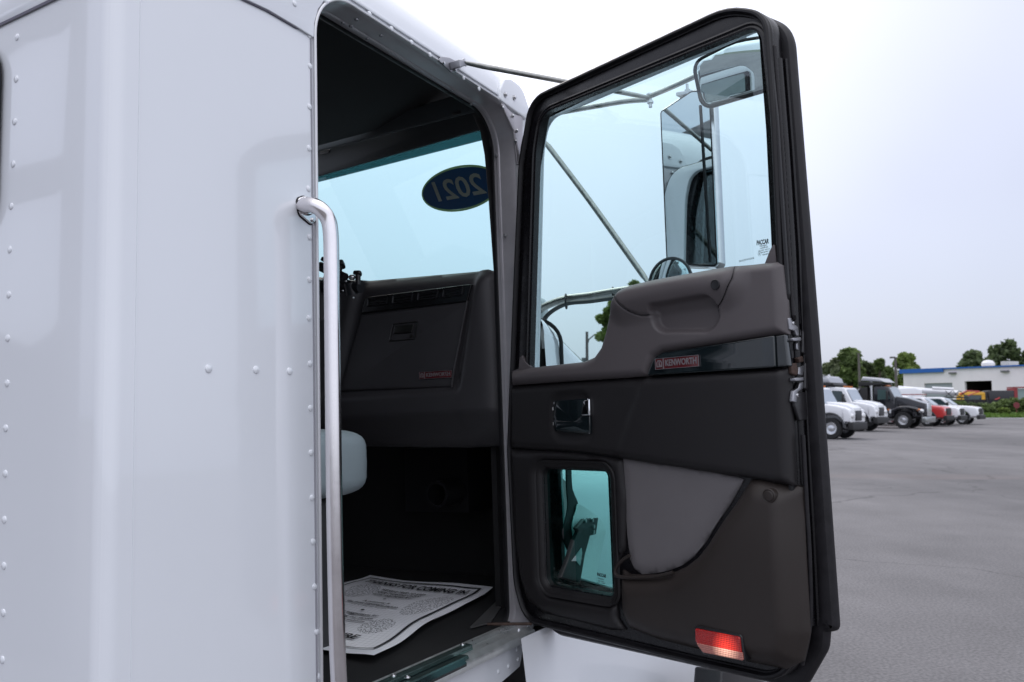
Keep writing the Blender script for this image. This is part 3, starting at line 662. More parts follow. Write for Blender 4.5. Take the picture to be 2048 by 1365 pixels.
dmk('latch_bracket', [eplate([(1577, 636), (1583, 636), (1588, 648), (1600, 656), (1603, 672), (1594, 672), (1590, 662), (1580, 660)], 0, .010, .0015),
                      eplate([(1586, 676), (1603, 675), (1603, 682), (1587, 683)], .002, .016, .0015), eplate([(1593, 686), (1603, 686), (1604, 706), (1594, 700)], .0, .008, .002)], ALU)
dmk('latch_bracket', [eplate([(1598, 735), (1618, 727), (1607, 745), (1606, 752), (1597, 750)], 0, .010, .0015), eplate([(1590, 756), (1608, 755), (1608, 762), (1591, 763)], .002, .016, .0015),
                      eplate([(1600, 766), (1608, 764), (1607, 778), (1597, 784), (1594, 806), (1586, 804), (1588, 782), (1597, 776)], 0, .010, .0015)], ALU)
dmk('latch_catch', [eplate([(1582, 728), (1594, 726), (1598, 745), (1594, 752), (1584, 748)], 0, .009, .003), eplate([(1596, 716), (1606, 712), (1609, 724), (1600, 726)], .0, .012, .003)], RUST)
for q in [(1587, 647), (1595, 791), (1596, 488), (1600, 533), (1603, 580), (1603, 580)][:5]:
    a, b = EP.p(q[0], q[1], SG * .01)
    Ms = to_door @ EP.M @ Matrix.Translation((a, b, SG * .006)) @ (I4 if SG > 0 else Matrix.Rotation(math.pi, 4, 'X'))
    dmk('edge_screw', lathe([(.0052, 0), (.0052, .003), (.004, .0055), (.0018, .006), (.0015, .004), (.0001, .004)], 12, Ms), SCREW)

# --- inner trim
def sg(t): t = min(max(t, 0), 1); return t * t * (3 - 2 * t)
def edge_round(d, h, r_): return h * (1 - (1 - min(d / r_, 1)) ** 2.2)
# upper taupe section with moulded pull handle
up_px = [(1021, 744), (1060, 736), (1085, 733), (1165, 724), (1186, 715), (1200, 695), (1209, 665), (1216, 632), (1224, 603), (1240, 583), (1262, 572), (1310, 561), (1400, 545), (1462, 534), (1531, 526), (1551, 524), (1560, 530), (1567, 600), (1570, 668), (1545, 671), (1430, 689), (1325, 705), (1308, 715), (1293, 753), (1150, 762), (1022, 771)]
up = DOOR.pp(up_px, .02)
HC = DOOR.p(1433, 570, .05)
def P_(x, y): return DOOR.p(x, y, .03)
def segd(p, a, b):
    ax_, ay = a; bx, by = b; t = ((p[0] - ax_) * (bx - ax_) + (p[1] - ay) * (by - ay)) / ((bx - ax_) ** 2 + (by - ay) ** 2); t = min(max(t, 0), 1)
    return math.hypot(p[0] - ax_ - t * (bx - ax_), p[1] - ay - t * (by - ay)), t
ha = [P_(1248, 603), P_(1290, 592), P_(1350, 578), P_(1410, 570), P_(1450, 566)]
rc0, rc1 = P_(1330, 630), P_(1405, 628)
seamR = [P_(1472, 534), P_(1470, 560), P_(1456, 590), P_(1440, 610), P_(1426, 621)]
seamL = [P_(1236, 590), P_(1246, 606), P_(1262, 622), P_(1283, 631), P_(1300, 630)]
def poly_d(p, L): return min(segd(p, L[i], L[i + 1])[0] for i in range(len(L) - 1))
def up_fn(a, b, d):
    h = .012 + edge_round(d, .016, .022)
    dh = poly_d((a, b), ha)
    h += .030 * sg(1 - dh / .075) * .9                     # swollen grab bar
    k, _ = segd((a, b), rc0, rc1)
    top = P_(1350, 604)[1]
    rec = sg((.050 - k) / (.020 if b < top - .015 else .010)) * sg((top + .004 - b) / .006)
    h -= .026 * rec                                         # finger scoop beneath it
    ds = min(poly_d((a, b), seamR), poly_d((a, b), seamL)); h -= .0045 * math.exp(-(ds / .0030) ** 2)
    dc = math.hypot(a - HC[0], b - HC[1])
    return max(h, .0062)
dmk('upper_trim', relief(up, I4, up_fn, back=-.004, step=.0040), TRIM, ang=70)
for sm_ in (seamL, seamR):
    q_ = smooth(sm_, 6, closed=False); dmk('handle_seam', tube([Vector((p[0], p[1], up_fn(p[0], p[1], .03) + .0032)) for p in q_], .0010, 6), BLACKP)
dmk('handle_screw_hole', lathe([(.0125, .044), (.0125, .0565), (.0112, .0575), (.0104, .0560), (.0001, .0555)], 28, Matrix.Translation((HC[0], HC[1], .0))), BLACK)
# small sail piece at the upper rear corner and lower front corner
dmk('corner_trim', plate(DOOR.pp([(1529, 528), (1536, 510), (1541, 498), (1546, 490), (1549, 490), (1553, 528)], .006), -.004, .006, I4, bevel=.001), TRIM)
dmk('corner_trim', plate(DOOR.pp([(1022, 744), (1038, 738), (1040, 716), (1044, 712), (1050, 724), (1062, 735), (1085, 735), (1060, 744)], .006), -.004, .008, I4, bevel=.001), TRIM)
# gloss strip with badge
strip = fillet(DOOR.pr([(1294, 751, .006), (1308, 716, .01), (1325, 706, .012), (1430, 690, .3), (1546, 672, .01), (1570, 669, .004), (1577, 733, .004), (1548, 736, .3), (1440, 743, .3)], .03))
strip_main = DOOR.pp([(1293, 752), (1307, 717), (1323, 706), (1430, 690), (1548, 671), (1551, 735), (1430, 743)], .03)
dmk('accent_strip', plate(fillet([(p[0], p[1], .004) for p in strip_main]), .008, .031, I4, bevel=.004), GLOSSB)
dmk('accent_strip_end', plate(fillet([(p[0], p[1], .003) for p in DOOR.pp([(1550, 672), (1569, 669), (1577, 733), (1553, 735)], .024)]), .004, .024, I4, bevel=.004), GLOSSB)
DI = Plane(DOOR.a, DOOR.b, DOOR.o); DI.M = I4 @ Matrix.Identity(4)
badge(DI, [(1312, 718), (1399, 710), (1399, 732), (1312, 741)], .0315, door, .02)
# mid panel
mid = DOOR.pp([(1019, 773), (1150, 764), (1292, 755), (1440, 745), (1574, 736), (1579, 860), (1585, 972), (1545, 966), (1500, 957), (1387, 939), (1240, 917), (1150, 905), (1018, 897)], .015)
cA, cB = DOOR.p(1287, 757, .02), DOOR.p(1232, 912, .02)
hcn = DOOR.p(1142, 834, .015)
h_rec = DOOR.pp([(1098, 795), (1106, 786), (1212, 782), (1214, 800), (1205, 868), (1188, 878), (1108, 872), (1099, 862)], .015)
def mid_fn(a, b, d):
    h = .003 + edge_round(d, .014, .018)
    # right half stands proud of the left along a slanted crease
    cr = (a - cA[0]) * (cB[1] - cA[1]) - (b - cA[1]) * (cB[0] - cA[0]); L = math.dist(cA, cB); s = -cr / L if cB[1] < cA[1] else cr / L
    h += .010 * sg((s * 1.0 + .012) / .024)
    dx, dy = abs(a - hcn[0]) / .085, abs(b - hcn[1]) / .075; q = (dx ** 4 + dy ** 4) ** .25
    h -= .008 * sg((1 - q) / .2)
    return h
LATCH_HOLE = None
dmk('middle_panel', relief(mid, I4, mid_fn, back=-.006, step=.009), TRIMB, ang=70)
# inside release handle: chrome edged cup with a lever
hz = .0085
cup = fillet(DOOR.pr([(1103, 803, .012), (1177, 797, .003), (1181, 870, .003), (1103, 862, .02)], hz + .006))
cupM = I4
dmk('release_cup', plate(cup, hz - .004, hz + .004, I4, bevel=.002), GLOSSB)
for rim_pts, rc_, rr0 in [([(1111, 803), (1108, 815), (1108, 850), (1112, 863)], .006, .0017), ([(1176, 798), (1177, 830), (1179, 868)], .008, .0020)]:
    dmk('release_cup_rim', tube([Vector((*DOOR.p(x, y, hz + rc_), hz + rc_)) for x, y in rim_pts], rr0, 8), CHROME)
dmk('release_lever', [plate(fillet(DOOR.pr([(1166, 802, .006), (1178, 798, .002), (1179, 832, .002), (1161, 832, .004)], .026)), .014, .026, I4, bevel=.004)], CHROME)
dmk('release_lever_blade', [plate(fillet(DOOR.pr([(1112, 843, .002), (1150, 843, .012), (1160, 833, .004), (1179, 832, .002), (1180, 868, .002), (1152, 865, .01), (1112, 861, .003)], .024)), .013, .024, I4, bevel=.003),
                            tube([Vector((*DOOR.p(x, y, .0245), .0245)) for x, y in [(1113, 842), (1145, 843), (1152, 841), (1160, 833), (1178, 832)]], .0009, 6)], GLOSSB)
for (x, y) in [(1105, 818), (1105, 848)]:
    dmk('lock_symbol', plate(fillet(DOOR.pr([(x - 2, y - 3, .0006), (x + 2, y - 3, .0006), (x + 2, y + 3, .0006), (x - 2, y + 3, .0006)], .016)), .0125, .0132, I4), mat('print_grey', (.5, .5, .5), .5))
# lower black base with the peep window
low = DOOR.pp([(1018, 899), (1150, 907), (1242, 919), (1250, 1000), (1246, 1100), (1229, 1130), (1228, 1200), (1232, 1240), (1246, 1262), (1220, 1262), (1150, 1243), (1085, 1228), (1050, 1200), (1036, 1150), (1024, 1060)], .01)
def low_fn(a, b, d): return .002 + edge_round(d, .010, .02)
peep_hole = [(p[0], p[1]) for p in inset(peep_in, -.026)]
dmk('lower_front_panel', relief(low, I4, low_fn, back=-.006, holes=[peep_hole], step=.012), TRIMB, ang=70)
dmk('peep_recess', loopsweep(peep_hole, [(0.0, .011), (.004, .009), (.010, .002)], I4), TRIMB)
# rear lower: map pocket
ins_px = [(1243, 917), (1300, 926), (1387, 939), (1472, 955), (1484, 960), (1470, 985), (1455, 1011), (1438, 1036), (1421, 1062), (1404, 1090), (1384, 1114), (1360, 1132), (1335, 1142), (1308, 1148), (1282, 1150), (1266, 1140), (1257, 1120), (1251, 1069), (1247, 1000)]
ins = DOOR.pp(ins_px, .008)
dmk('grey_insert', relief(ins, I4, lambda a, b, d: .001 + edge_round(d, .006, .03), back=-.012, step=.014), FABRIC, ang=70)
pk_px = [(1585, 976), (1545, 968), (1507, 959), (1486, 961), (1472, 985), (1457, 1012), (1440, 1037), (1423, 1064), (1406, 1092), (1386, 1117), (1361, 1136), (1336, 1147), (1308, 1153), (1270, 1154), (1240, 1153), (1228, 1144), (1227, 1180), (1229, 1226), (1243, 1261), (1300, 1284), (1387, 1306), (1500, 1332), (1560, 1344), (1588, 1330), (1600, 1274), (1592, 1120)]
pk = DOOR.pp(pk_px, .04)
bulgeC = DOOR.p(1500, 1180, .04)
def pk_fn(a, b, d):
    h = .006 + edge_round(d, .036, .05)
    h += .016 * sg(1 - (((a - bulgeC[0]) / .26) ** 2 + ((b - bulgeC[1]) / .24) ** 2))
    # vertical fold near the latch side
    x1 = DOOR.p(1548, 1060, .04)[0]; h -= .018 * sg((a - x1 - .0) / .05)
    return h
pocket = dmk('map_pocket', relief(pk, I4, pk_fn, back=-.006, step=.009), TRIMC, ang=70)
dmk('pocket_lip', tube(smooth([tuple(Vector((*DOOR.p(x, y, .030), .027))) for x, y in [(1258, 1112), (1245, 1120), (1232, 1134), (1229, 1148), (1238, 1154), (1262, 1156), (1308, 1154), (1345, 1146)]], 5, closed=False), .0048, 10), TRIMC)
bC = DOOR.p(1535, 993, .048)
dmk('pocket_button', lathe([(.0165, .020), (.0165, .0345), (.0145, .0365), (.0125, .0355), (.010, .0375), (.0001, .0385)], 28, Matrix.Translation((bC[0], bC[1], .0085))), TRIMC)
# red courtesy reflector
rq = DOOR.pr([(1389, 1255, .006), (1481, 1273, .006), (1487, 1323, .004), (1405, 1307, .006), (1390, 1283, .006)], .062)
refl = dmk('reflector_housing', plate(fillet(inset(fillet(rq), -.003)), .028, .060, I4, bevel=.003), BLACK)
rl = inset(fillet(rq), .002)
a0 = min(p[0] for p in rl); a1 = max(p[0] for p in rl); b0 = min(p[1] for p in rl); b1 = max(p[1] for p in rl)
def lens_mat(nm='red_prismatic_lens', bc=(.36, .006, .005), ec=(1.0, .055, .03)):
    m = bpy.data.materials.new(nm); m.use_nodes = True; t = m.node_tree; b = t.nodes['Principled BSDF']
    b.inputs['Roughness'].default_value = .12; b.inputs['Coat Weight'].default_value = .5
    co = N(t, 'ShaderNodeTexCoord'); mp = N(t, 'ShaderNodeVectorMath', operation='MULTIPLY'); mp.inputs[1].default_value = (1, 1, 0); t.links.new(co.outputs['Object'], mp.inputs[0])
    s = N(t, 'ShaderNodeSeparateXYZ'); t.links.new(co.outputs['Object'], s.inputs[0])
    w1 = N(t, 'ShaderNodeTexWave', wave_type='BANDS', bands_direction='X'); w1.inputs['Scale'].default_value = 75; t.links.new(mp.outputs[0], w1.inputs['Vector'])
    w2 = N(t, 'ShaderNodeTexWave', wave_type='BANDS', bands_direction='Y'); w2.inputs['Scale'].default_value = 75; t.links.new(mp.outputs[0], w2.inputs['Vector'])
    ad = N(t, 'ShaderNodeMath', operation='ADD'); t.links.new(w1.outputs['Fac'], ad.inputs[0]); t.links.new(w2.outputs['Fac'], ad.inputs[1])
    # hot patch: the reflector's shine is put in as emission
    d = N(t, 'ShaderNodeVectorMath', operation='DISTANCE'); t.links.new(mp.outputs[0], d.inputs[0])
    cc = DOOR.p(1452, 1296, .062); d.inputs[1].default_value = (cc[0], cc[1], 0)
    mr = N(t, 'ShaderNodeMapRange'); mr.inputs[1].default_value = .038; mr.inputs[2].default_value = .003; mr.inputs[3].default_value = .01; mr.inputs[4].default_value = 1.0; t.links.new(d.outputs['Value'], mr.inputs[0])
    mu = N(t, 'ShaderNodeMath', operation='MULTIPLY'); t.links.new(ad.outputs[0], mu.inputs[0]); t.links.new(mr.outputs[0], mu.inputs[1])
    b.inputs['Base Color'].default_value = (*bc, 1)
    b.inputs['Emission Color'].default_value = (*ec, 1); t.links.new(mu.outputs[0], b.inputs['Emission Strength'])
    bp = N(t, 'ShaderNodeBump'); bp.inputs['Strength'].default_value = .6; bp.inputs['Distance'].default_value = .001; t.links.new(ad.outputs[0], bp.inputs['Height']); t.links.new(bp.outputs[0], b.inputs['Normal'])
    return m
dmk('red_lens', plate(fillet(rl), .055, .0635, I4, bevel=.002), lens_mat())
cl = fillet(DOOR.pr([(1391, 1286, .002), (1484, 1306, .002), (1486, 1322, .003), (1405, 1305, .005)], .065))
CLEAR = mat('clear_ribbed_lens', (.50, .24, .20), .15, coat=.5, bump=.6, bscale=400, emit=(1, .42, .33), estr=.35)
dmk('clear_lens', plate(cl, .060, .0646, I4, bevel=.001), lens_mat('clear_ribbed', (.42, .15, .12), (1.0, .55, .40)))

# glass prints
def dtext(s, px, py, size_px, c, depth=.0002, ang=0.0, w_px=None, **kw):
    a, b = DOOR.p(px, py, c); a2, b2 = DOOR.p(px, py - size_px, c); sz = math.dist((a, b), (a2, b2))
    wd = None
    if w_px: a3, b3 = DOOR.p(px + w_px, py, c); wd = abs(a3 - a)
    return text(s, sz, Matrix.Translation((a, b, 0)) @ Matrix.Rotation(ang, 4, 'Z'), c=c, depth=depth, width=wd, **kw)
gc = -.0275
ink = [dtext('PACCAR', 1525, 485, 13, gc, ang=R(-3), w_px=25, bold=.0006, shear=.1), dtext('Pilkington', 1527, 491.5, 5, gc, w_px=15), dtext('LAMINATED', 1528, 496, 4, gc, w_px=16),
       dtext('AS2  M2H  DOT-13', 1528, 500.5, 4, gc, w_px=23), dtext('TEMP 367 M91  0', 1530, 504.5, 4, gc, w_px=18), dtext('43R-00121', 1532, 509, 4.5, gc, w_px=14), dtext('DAYLITE ® DOOR', 1493, 520, 5.5, gc, ang=R(1), w_px=31), dtext('E', 1519, 508, 6, gc, w_px=3)]
ee = DOOR.p(1519, 508, gc); ink.append(loopsweep([(ee[0] + .0045 * math.cos(i * math.pi / 10), ee[1] + .0055 * math.sin(i * math.pi / 10)) for i in range(20)], [(0, gc), (.0005, gc)], I4))
dmk('glass_print', ink, INK)
pc = -.0195
ink = [dtext('PACCAR', 1203, 1151, 9, pc, ang=R(-3), w_px=18, bold=.0006, shear=.1), dtext('Pilkington', 1202, 1158, 4, pc, w_px=11), dtext('AS2 M2H', 1202, 1163, 3.5, pc, w_px=11), dtext('DOT-13 M91', 1202, 1166.5, 3.5, pc, w_px=17), dtext('43R-00121', 1203, 1171.5, 4, pc, w_px=16),
       ]
dmk('peep_window_print', ink, INK)
dmk('peep_window_print', dtext('PACCAR', 1133, 1125, 8, pc, w_px=14, bold=.0006), INK)

# ------------------------------------------------------------------ mirrors and their struts
def tx(px, py, X): r = tray(px, py); return r * (X / r.x)
br = SIDE.pr([(881, 118, .006), (889, 112, .006), (904, 114, .006), (928, 126, .004), (930, 133, .003), (918, 139, .004), (908, 143, .003)], .02)
mk('strut_bracket', [plate(fillet(br), .006, .011, SIDE.M, bevel=.001), plate(fillet(SIDE.pr([(916, 120, .002), (934, 124, .002), (934, 131, .002), (918, 136, .002)], .04)), .011, .045, SIDE.M, bevel=.002)], ALU, truck)
for q in [(886, 127), (909, 141), (926, 121), (930, 131)]:
    mk('bracket_bolt', lathe([(.0045, .010), (.0045, .016), (.0001, .016)], 6, SIDE.M @ Matrix.Translation((*SIDE.p(*q, .01), 0))), SCREW, truck)
JX = 2.62
J = tx(1300, 196, JX)
Pm = SIDE.M @ Vector((*SIDE.p(928, 126, .04), .04))
def rod(name, path, r, m, flats=True, n=12):
    P = smooth([tuple(p) for p in path], 8, closed=False) if len(path) > 2 else [tuple(Vector(path[0]).lerp(Vector(path[1]), i / 12)) for i in range(13)]
    L = len(P); fl_ = [1.0] * L; rs = [r] * L
    if flats:
        for i in range(L):
            t = min(i, L - 1 - i) / L
            if t < .05: fl_[i] = .45; rs[i] = r * 1.15
    return mk(name, tube(P, rs, n, flat=fl_), m, truck, ang=50)
rod('mirror_strut', [Pm, J], .0078, ROD)
rod('mirror_strut', [tx(1100, 229, 2.70), tx(1190, 213, 2.66), tx(1250, 203, 2.64), J - Vector((0, 0, .006))], .0095, ROD)
rod('mirror_strut', [J + Vector((0, 0, .006)), tx(1340, 176, 2.62), tx(1392, 152, 2.60)], .009, ROD)
rod('mirror_strut', [tx(1090, 284, 2.75), tx(1180, 403, 2.7), tx(1296, 565, 2.62)], .0105, ROD)
rod('mirror_strut', [tx(1070, 627, 2.72), tx(1095, 611, 2.70), tx(1133, 598, 2.68), tx(1180, 592, 2.66), tx(1235, 583, 2.64), tx(1400, 560, 2.60)], .014, ROD)
mk('mirror_cable', tube(smooth([tuple(tx(*q, x)) for q, x in [((1074, 668), 2.70), ((1080, 652), 2.68), ((1100, 626), 2.66), ((1134, 608), 2.64), ((1180, 603), 2.62), ((1240, 595), 2.6), ((1300, 590), 2.6)]], 6, closed=False), .008, 10), mat('cable_grey', (.05, .055, .055), .5), truck)
for q in [(1132, 600), (1226, 587)]:
    P = tx(*q, 2.655); zt = [P + Vector((0, .0 + .0, 0)) + Vector((.0, .004 * math.sin(t) * 2, .026 * math.cos(t))) + Vector((.022 * math.sin(t), 0, -.006)) for t in np.linspace(0, 2 * math.pi, 17)]
    mk('zip_tie', tube(zt, .0035, 8), BLACK, truck)
mk('strut_bolt', [lathe([(.011, -.02), (.011, -.012), (.0001, -.012)], 6, Matrix.Translation(J)), lathe([(.006, -.034), (.006, .012), (.0001, .012)], 10, Matrix.Translation(J)), lathe([(.012, .008), (.012, .014), (.0001, .014)], 6, Matrix.Translation(J))], SCREW, truck)
# cowl mount, white, that carries the lower arm
mk('cowl_mount', [blob(tuple(tx(1078, 622, 2.74)), .04, .028, .05, e=3)], mat('mount_white', (.5, .56, .56), .3, coat=.4), truck)
# main mirror: flat head facing back along the cab
mo = tx(1375, 370, 2.60)
fx = Vector((-.968, .25, 0)).normalized()
MP = Plane(Vector((fx.y, -fx.x, 0)) * 1, (0, 0, 1), mo)
if MP.c.dot(fx) < 0: MP = Plane(-Vector((fx.y, -fx.x, 0)), (0, 0, 1), mo)
mo_px = [(1317, 222, .02), (1383, 178, .03), (1424, 176, .02), (1440, 538, .02), (1330, 534, .02)]
mout = fillet(MP.pr(mo_px), n=8)
mirror = mk('mirror', [plate(mout, -.045, 0, MP.M, bevel=.012)], STAIN, truck)
mk('mirror_seal', loopsweep(inset(mout, .008), [(0, 0), (.0, .002), (.003, .0025), (.005, .001)], MP.M), RUBBER, mirror)
gm = inset(mout, .012)
mk('mirror_glass', plate(gm, .001, .0018, MP.M), MIRROR, mirror)
sx0 = MP.p(1411, 360)[0]
mk('mirror_divider', plate([(sx0 - .004, -.27), (sx0 + .003, -.27), (sx0 + .003, .25), (sx0 - .004, .25)], .0025, .006, MP.M), RUBBER, mirror)
mk('mirror_clamp', [plate(fillet(MP.pr([(1352, 185, .004), (1385, 180, .004), (1385, 186, .004), (1352, 193, .004)])), -.03, .0, MP.M, bevel=.001), lathe([(.005, 0), (.005, .05), (.0001, .05)], 8, Matrix.Translation(MP.M @ Vector((*MP.p(1371, 195), -.015)))), lathe([(.010, .018), (.010, .030), (.0001, .030)], 6, Matrix.Translation(MP.M @ Vector((*MP.p(1371, 195), -.015))))], SCREW, truck)
# convex mirror above
cf = Vector((-.93, -.22, -.30)).normalized()
co_ = tx(1465, 152, 2.50)
ca_ = Vector((cf.y, -cf.x, 0)).normalized(); ca_ = ca_ if ca_.y < 0 else -ca_
CP = Plane(ca_, cf.cross(ca_), co_)
cm = fillet(CP.pr([(1382, 124, .045), (1470, 80, .2), (1562, 66, .03), (1575, 172, .03), (1402, 223, .04)]), n=8)
cmir = mk('convex_mirror', [plate(cm, -.035, -.004, CP.M, bevel=.012)], mat('mirror_shell', (.06, .06, .065), .35), truck)
mk('convex_mirror_rim', loopsweep(cm, [(.0, -.006), (.0, .002), (.005, .005), (.011, .002), (.013, -.002)], CP.M), RUBBER, cmir)
cin = inset(cm, .011); ccx = sum(p[0] for p in cin) / len(cin); ccy = sum(p[1] for p in cin) / len(cin); cR2 = max((p[0] - ccx) ** 2 + (p[1] - ccy) ** 2 for p in cin)
mk('convex_mirror_glass', relief(cin, CP.M, lambda a, b, d: .004 + .7 * (cR2 - (a - ccx) ** 2 - (b - ccy) ** 2), back=-.01, step=.012), MIRROR, cmir, ang=None)
for q in [(1417, 107), (1488, 78)]:
    mk('convex_mirror_clamp', box(-.008, .008, -.012, .014, -.03, -.01, CP.M @ Matrix.Translation((*CP.p(*q), 0)), b=.002), SCREW, cmir)
# small round mirror below
ro = tx(1341, 566, 2.52)
RP = Plane(MP.a, (0, 0, 1), ro); 
rr_ = abs(RP.p(1386, 566)[0] - RP.p(1341, 566)[0])
rm = mk('round_mirror', lathe([(rr_ * .55, -.035), (rr_ * .95, -.012), (rr_ * 1.02, 0), (rr_ * 1.0, .006), (rr_ * .93, .008), (rr_ * .91, .003)], 40, RP.M), BLACK, truck)
mk('round_mirror_glass', lathe([(rr_ * .91, .004), (rr_ * .6, .012), (rr_ * .3, .016), (.0001, .0175)], 40, RP.M), MIRROR, rm)

# body front wall behind the cab, out of frame: its openings mirror in the glossy rear skin
def refl_pt(px, py, X=-1.2):
    r = tray(px, py); t = (.845 + (.845 - X)) / r.x; return (-(r.y * t), r.z * t)
BW = Plane((0, -1, 0), (0, 0, 1), (-1.2, 0, 0)); 
def rp(L_): return [refl_pt(*q) for q in L_]
wall_out = [(-7.0, -1.1), (-3.05, -1.1), (-3.05, 3.0), (-7.0, 3.0)]
h1 = rp([(178, 42), (150, 310), (10, 352), (-40, 340), (-40, 118), (10, 120), (55, 85)]); h2 = rp([(148, 372), (25, 412), (-40, 430), (-40, 640), (70, 700), (140, 640)])
mk('rear_equipment_wall', plate([(-8.5, -1.2), (rp([(222, 300)])[0][0], -1.2), (rp([(222, 300)])[0][0], 2.9), (-8.5, 2.9)], -.03, .03, frame((0, 1, 0), (0, 0, 1), (1, 0, 0), (-1.2, 0, 0)) @ Matrix.Scale(-1, 4, (1, 0, 0)), holes=[h1, h2]), mat('equipment_grey', (.10, .10, .11), .6), truck)
# ------------------------------------------------------------------ hood, fender and what shows past the door
def hood():
    st = [(2.38, 1.23, .44, .52), (2.6, 1.29, .41, .50), (2.9, 1.37, .375, .46), (3.3, 1.48, .335, .42), (3.7, 1.62, .30, .38), (4.1, 1.75, .26, .33), (4.3, 1.82, .1, .15)]
    vv = []; ff = []; k = 15
    for x, ys, zs, zt in st:
        prof = [(ys - .02, -.5), (ys - .01, 0.0), (ys, zs - .14)]
        for i in range(8): a = math.pi / 2 * i / 7; prof.append((ys + .14 - .14 * math.cos(a), zs - .12 + .12 * math.sin(a)))
        prof += [(ys + .3, zt), (2.3, zt + .02), (3.0, zt), (3.2, .1)]
        vv += [Vector((x, p[0], p[1])) for p in prof]
    for i in range(len(st) - 1):
        for m in range(k - 1): ff.append((i * k + m, (i + 1) * k + m, (i + 1) * k + m + 1, i * k + m + 1))
    return (vv, ff)
hd = mk('hood', hood(), WHITE2, truck, ang=50)
mk('hood_seam', tube([Vector((2.62 + .02 * math.sin(i * .3), 1.292 + .14 - .14 * math.cos(math.pi / 2 * i / 9) - .004, .41 - .12 + .12 * math.sin(math.pi / 2 * i / 9))) for i in range(10)] [::-1] + [Vector((2.62, 1.288, .2)), Vector((2.62, 1.286, 0))], .0075, 8), RUBBER, hd)
FE = Plane((1, 0, 0), (0, 0, 1), (0, 1.20, 0))
def fender_pts():
    def fn(u_, v_):
        x = 2.36 + u_ * 1.75; z = -.62 + v_ * .57
        y = 1.17 - .10 * math.sin(math.pi * min(1, u_ * .9)) * 1.0 + .22 * max(0, (v_ - .72) / .28) ** 2 - .05 * math.sin(math.pi * v_)
        return (x, y, z)
    return grid(fn, 30, 24)
def fair(u_, v_):
    x = 2.095 + u_ * 2.0; z = -1.5 + v_ * .92
    return (x, 1.195 - .035 * math.sin(math.pi * min(1, u_ * 1.1 + .0)) - .03 * math.sin(math.pi * v_), z + .03 * u_)
mk('lower_fairing', grid(fair, 24, 16), WHITE2, truck, ang=None)
mk('front_fender', fender_pts(), WHITE2, truck, ang=None)
def fpl(pts, c0, c1, bv=.002, sm=True):
    q = FE.pp([(1060 + x / 4.265, 900 + y / 4.265) for x, y in pts], c1)
    return plate(smooth(q, 4) if sm else q, c0, c1, FE.M, bevel=bv)
mk('cowl_gap', fpl([(315, 120), (352, 120), (365, 330), (408, 440), (410, 500), (370, 570), (362, 690), (382, 770), (335, 862), (300, 790), (285, 690), (325, 500), (316, 330)], .10, .105), mat('speckled_black', (.008, .010, .011), .6, bump=.6, bscale=150, var=.6, vscale=120), truck)
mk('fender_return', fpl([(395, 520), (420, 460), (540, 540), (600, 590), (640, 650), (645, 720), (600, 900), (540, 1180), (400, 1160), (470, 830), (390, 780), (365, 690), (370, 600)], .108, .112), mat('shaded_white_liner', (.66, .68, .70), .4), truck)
mk('fender_brace', [fpl([(470, 590), (585, 580), (565, 720), (515, 735), (497, 800), (470, 900), (430, 1140), (270, 1090), (330, 940), (380, 775), (418, 695), (400, 670), (425, 640)], .13, .145, .003, False)], mat('brace_black', (.012, .014, .015), .45, bump=.5, bscale=100, var=.4, vscale=60), truck)
mk('fender_brace_gap', fpl([(440, 835), (395, 900), (358, 950), (395, 950), (428, 990), (434, 960), (446, 880)], .146, .148, 0, False), mat('liner_grey', (.40, .44, .45), .4), truck)
for q in [(475, 605), (535, 600), (545, 655), (545, 700)]:
    a, b = FE.p(1060 + q[0] / 4.265, 900 + q[1] / 4.265, .148); mk('brace_bolt', lathe([(.006, .144), (.006, .150), (.0001, .150)], 8, FE.M @ Matrix.Translation((a, b, 0))), SCREW, truck)
# black step bracket at the bottom edge
mk('step_bracket', [plate(fillet(FE.pr([(1446, 1339, .01), (1490, 1346, .02), (1550, 1370, .02), (1560, 1440, .01), (1440, 1440, .01)], .35)), .25, .35, FE.M, bevel=.01)], BLACK, truck)

# clamp mount on the dash: two knobs, an arm, ball joints
cm0 = 2.06
def kn(px, py, X, r_, h, tilt):
    P = tx(px, py, X); Mx = Matrix.Translation(P) @ Matrix.Rotation(R(tilt), 4, 'X') @ Matrix.Rotation(R(15), 4, 'Y')
    pr = [(r_ * (1 + .16 * math.cos(3 * t)) * math.cos(t), r_ * (1 + .16 * math.cos(3 * t)) * math.sin(t)) for t in np.linspace(0, 2 * math.pi, 37)[:-1]]
    return plate(pr, -h / 2, h / 2, Mx, bevel=.003)
mount = empty('device_mount', TRUCK @ Matrix.Translation(tx(700, 590, 2.08)), 'black jointed device mount with star knobs clamped to the dashboard corner', 'mount')
MI = mount.matrix_world.inverted() @ TRUCK
def mm(name, g, m): return mk(name, [xf(q, MI) for q in (g if isinstance(g, list) else [g])], m, mount)
mm('knob', [kn(716, 547, 2.06, .014, .012, 5), tube([tx(716, 550, 2.06), tx(716, 570, 2.06)], .009)], BLACK)
mm('knob', [kn(681, 530, 2.06, .016, .018, -25), tube([tx(681, 532, 2.06), tx(676, 552, 2.06)], .009)], BLACK)
mm('knob', [kn(651, 521, 2.06, .014, .014, 20)], BLACK)
mm('arm', [tube([tx(640, 533, 2.06), tx(668, 546, 2.06), tx(690, 556, 2.06)], .016), tube([tx(650, 575, 2.07), tx(690, 572, 2.07), tx(722, 574, 2.07)], .021), blob(tuple(tx(665, 560, 2.07)), .03, .035, .028), tube([tx(700, 566, 2.06), tx(705, 590, 2.07)], .02), tube([tx(640, 560, 2.08), tx(640, 640, 2.10)], .03)], BLACK)
mm('ball_joint', [blob(tuple(tx(704, 555, 2.05)), .012, .012, .009)], SCREW)
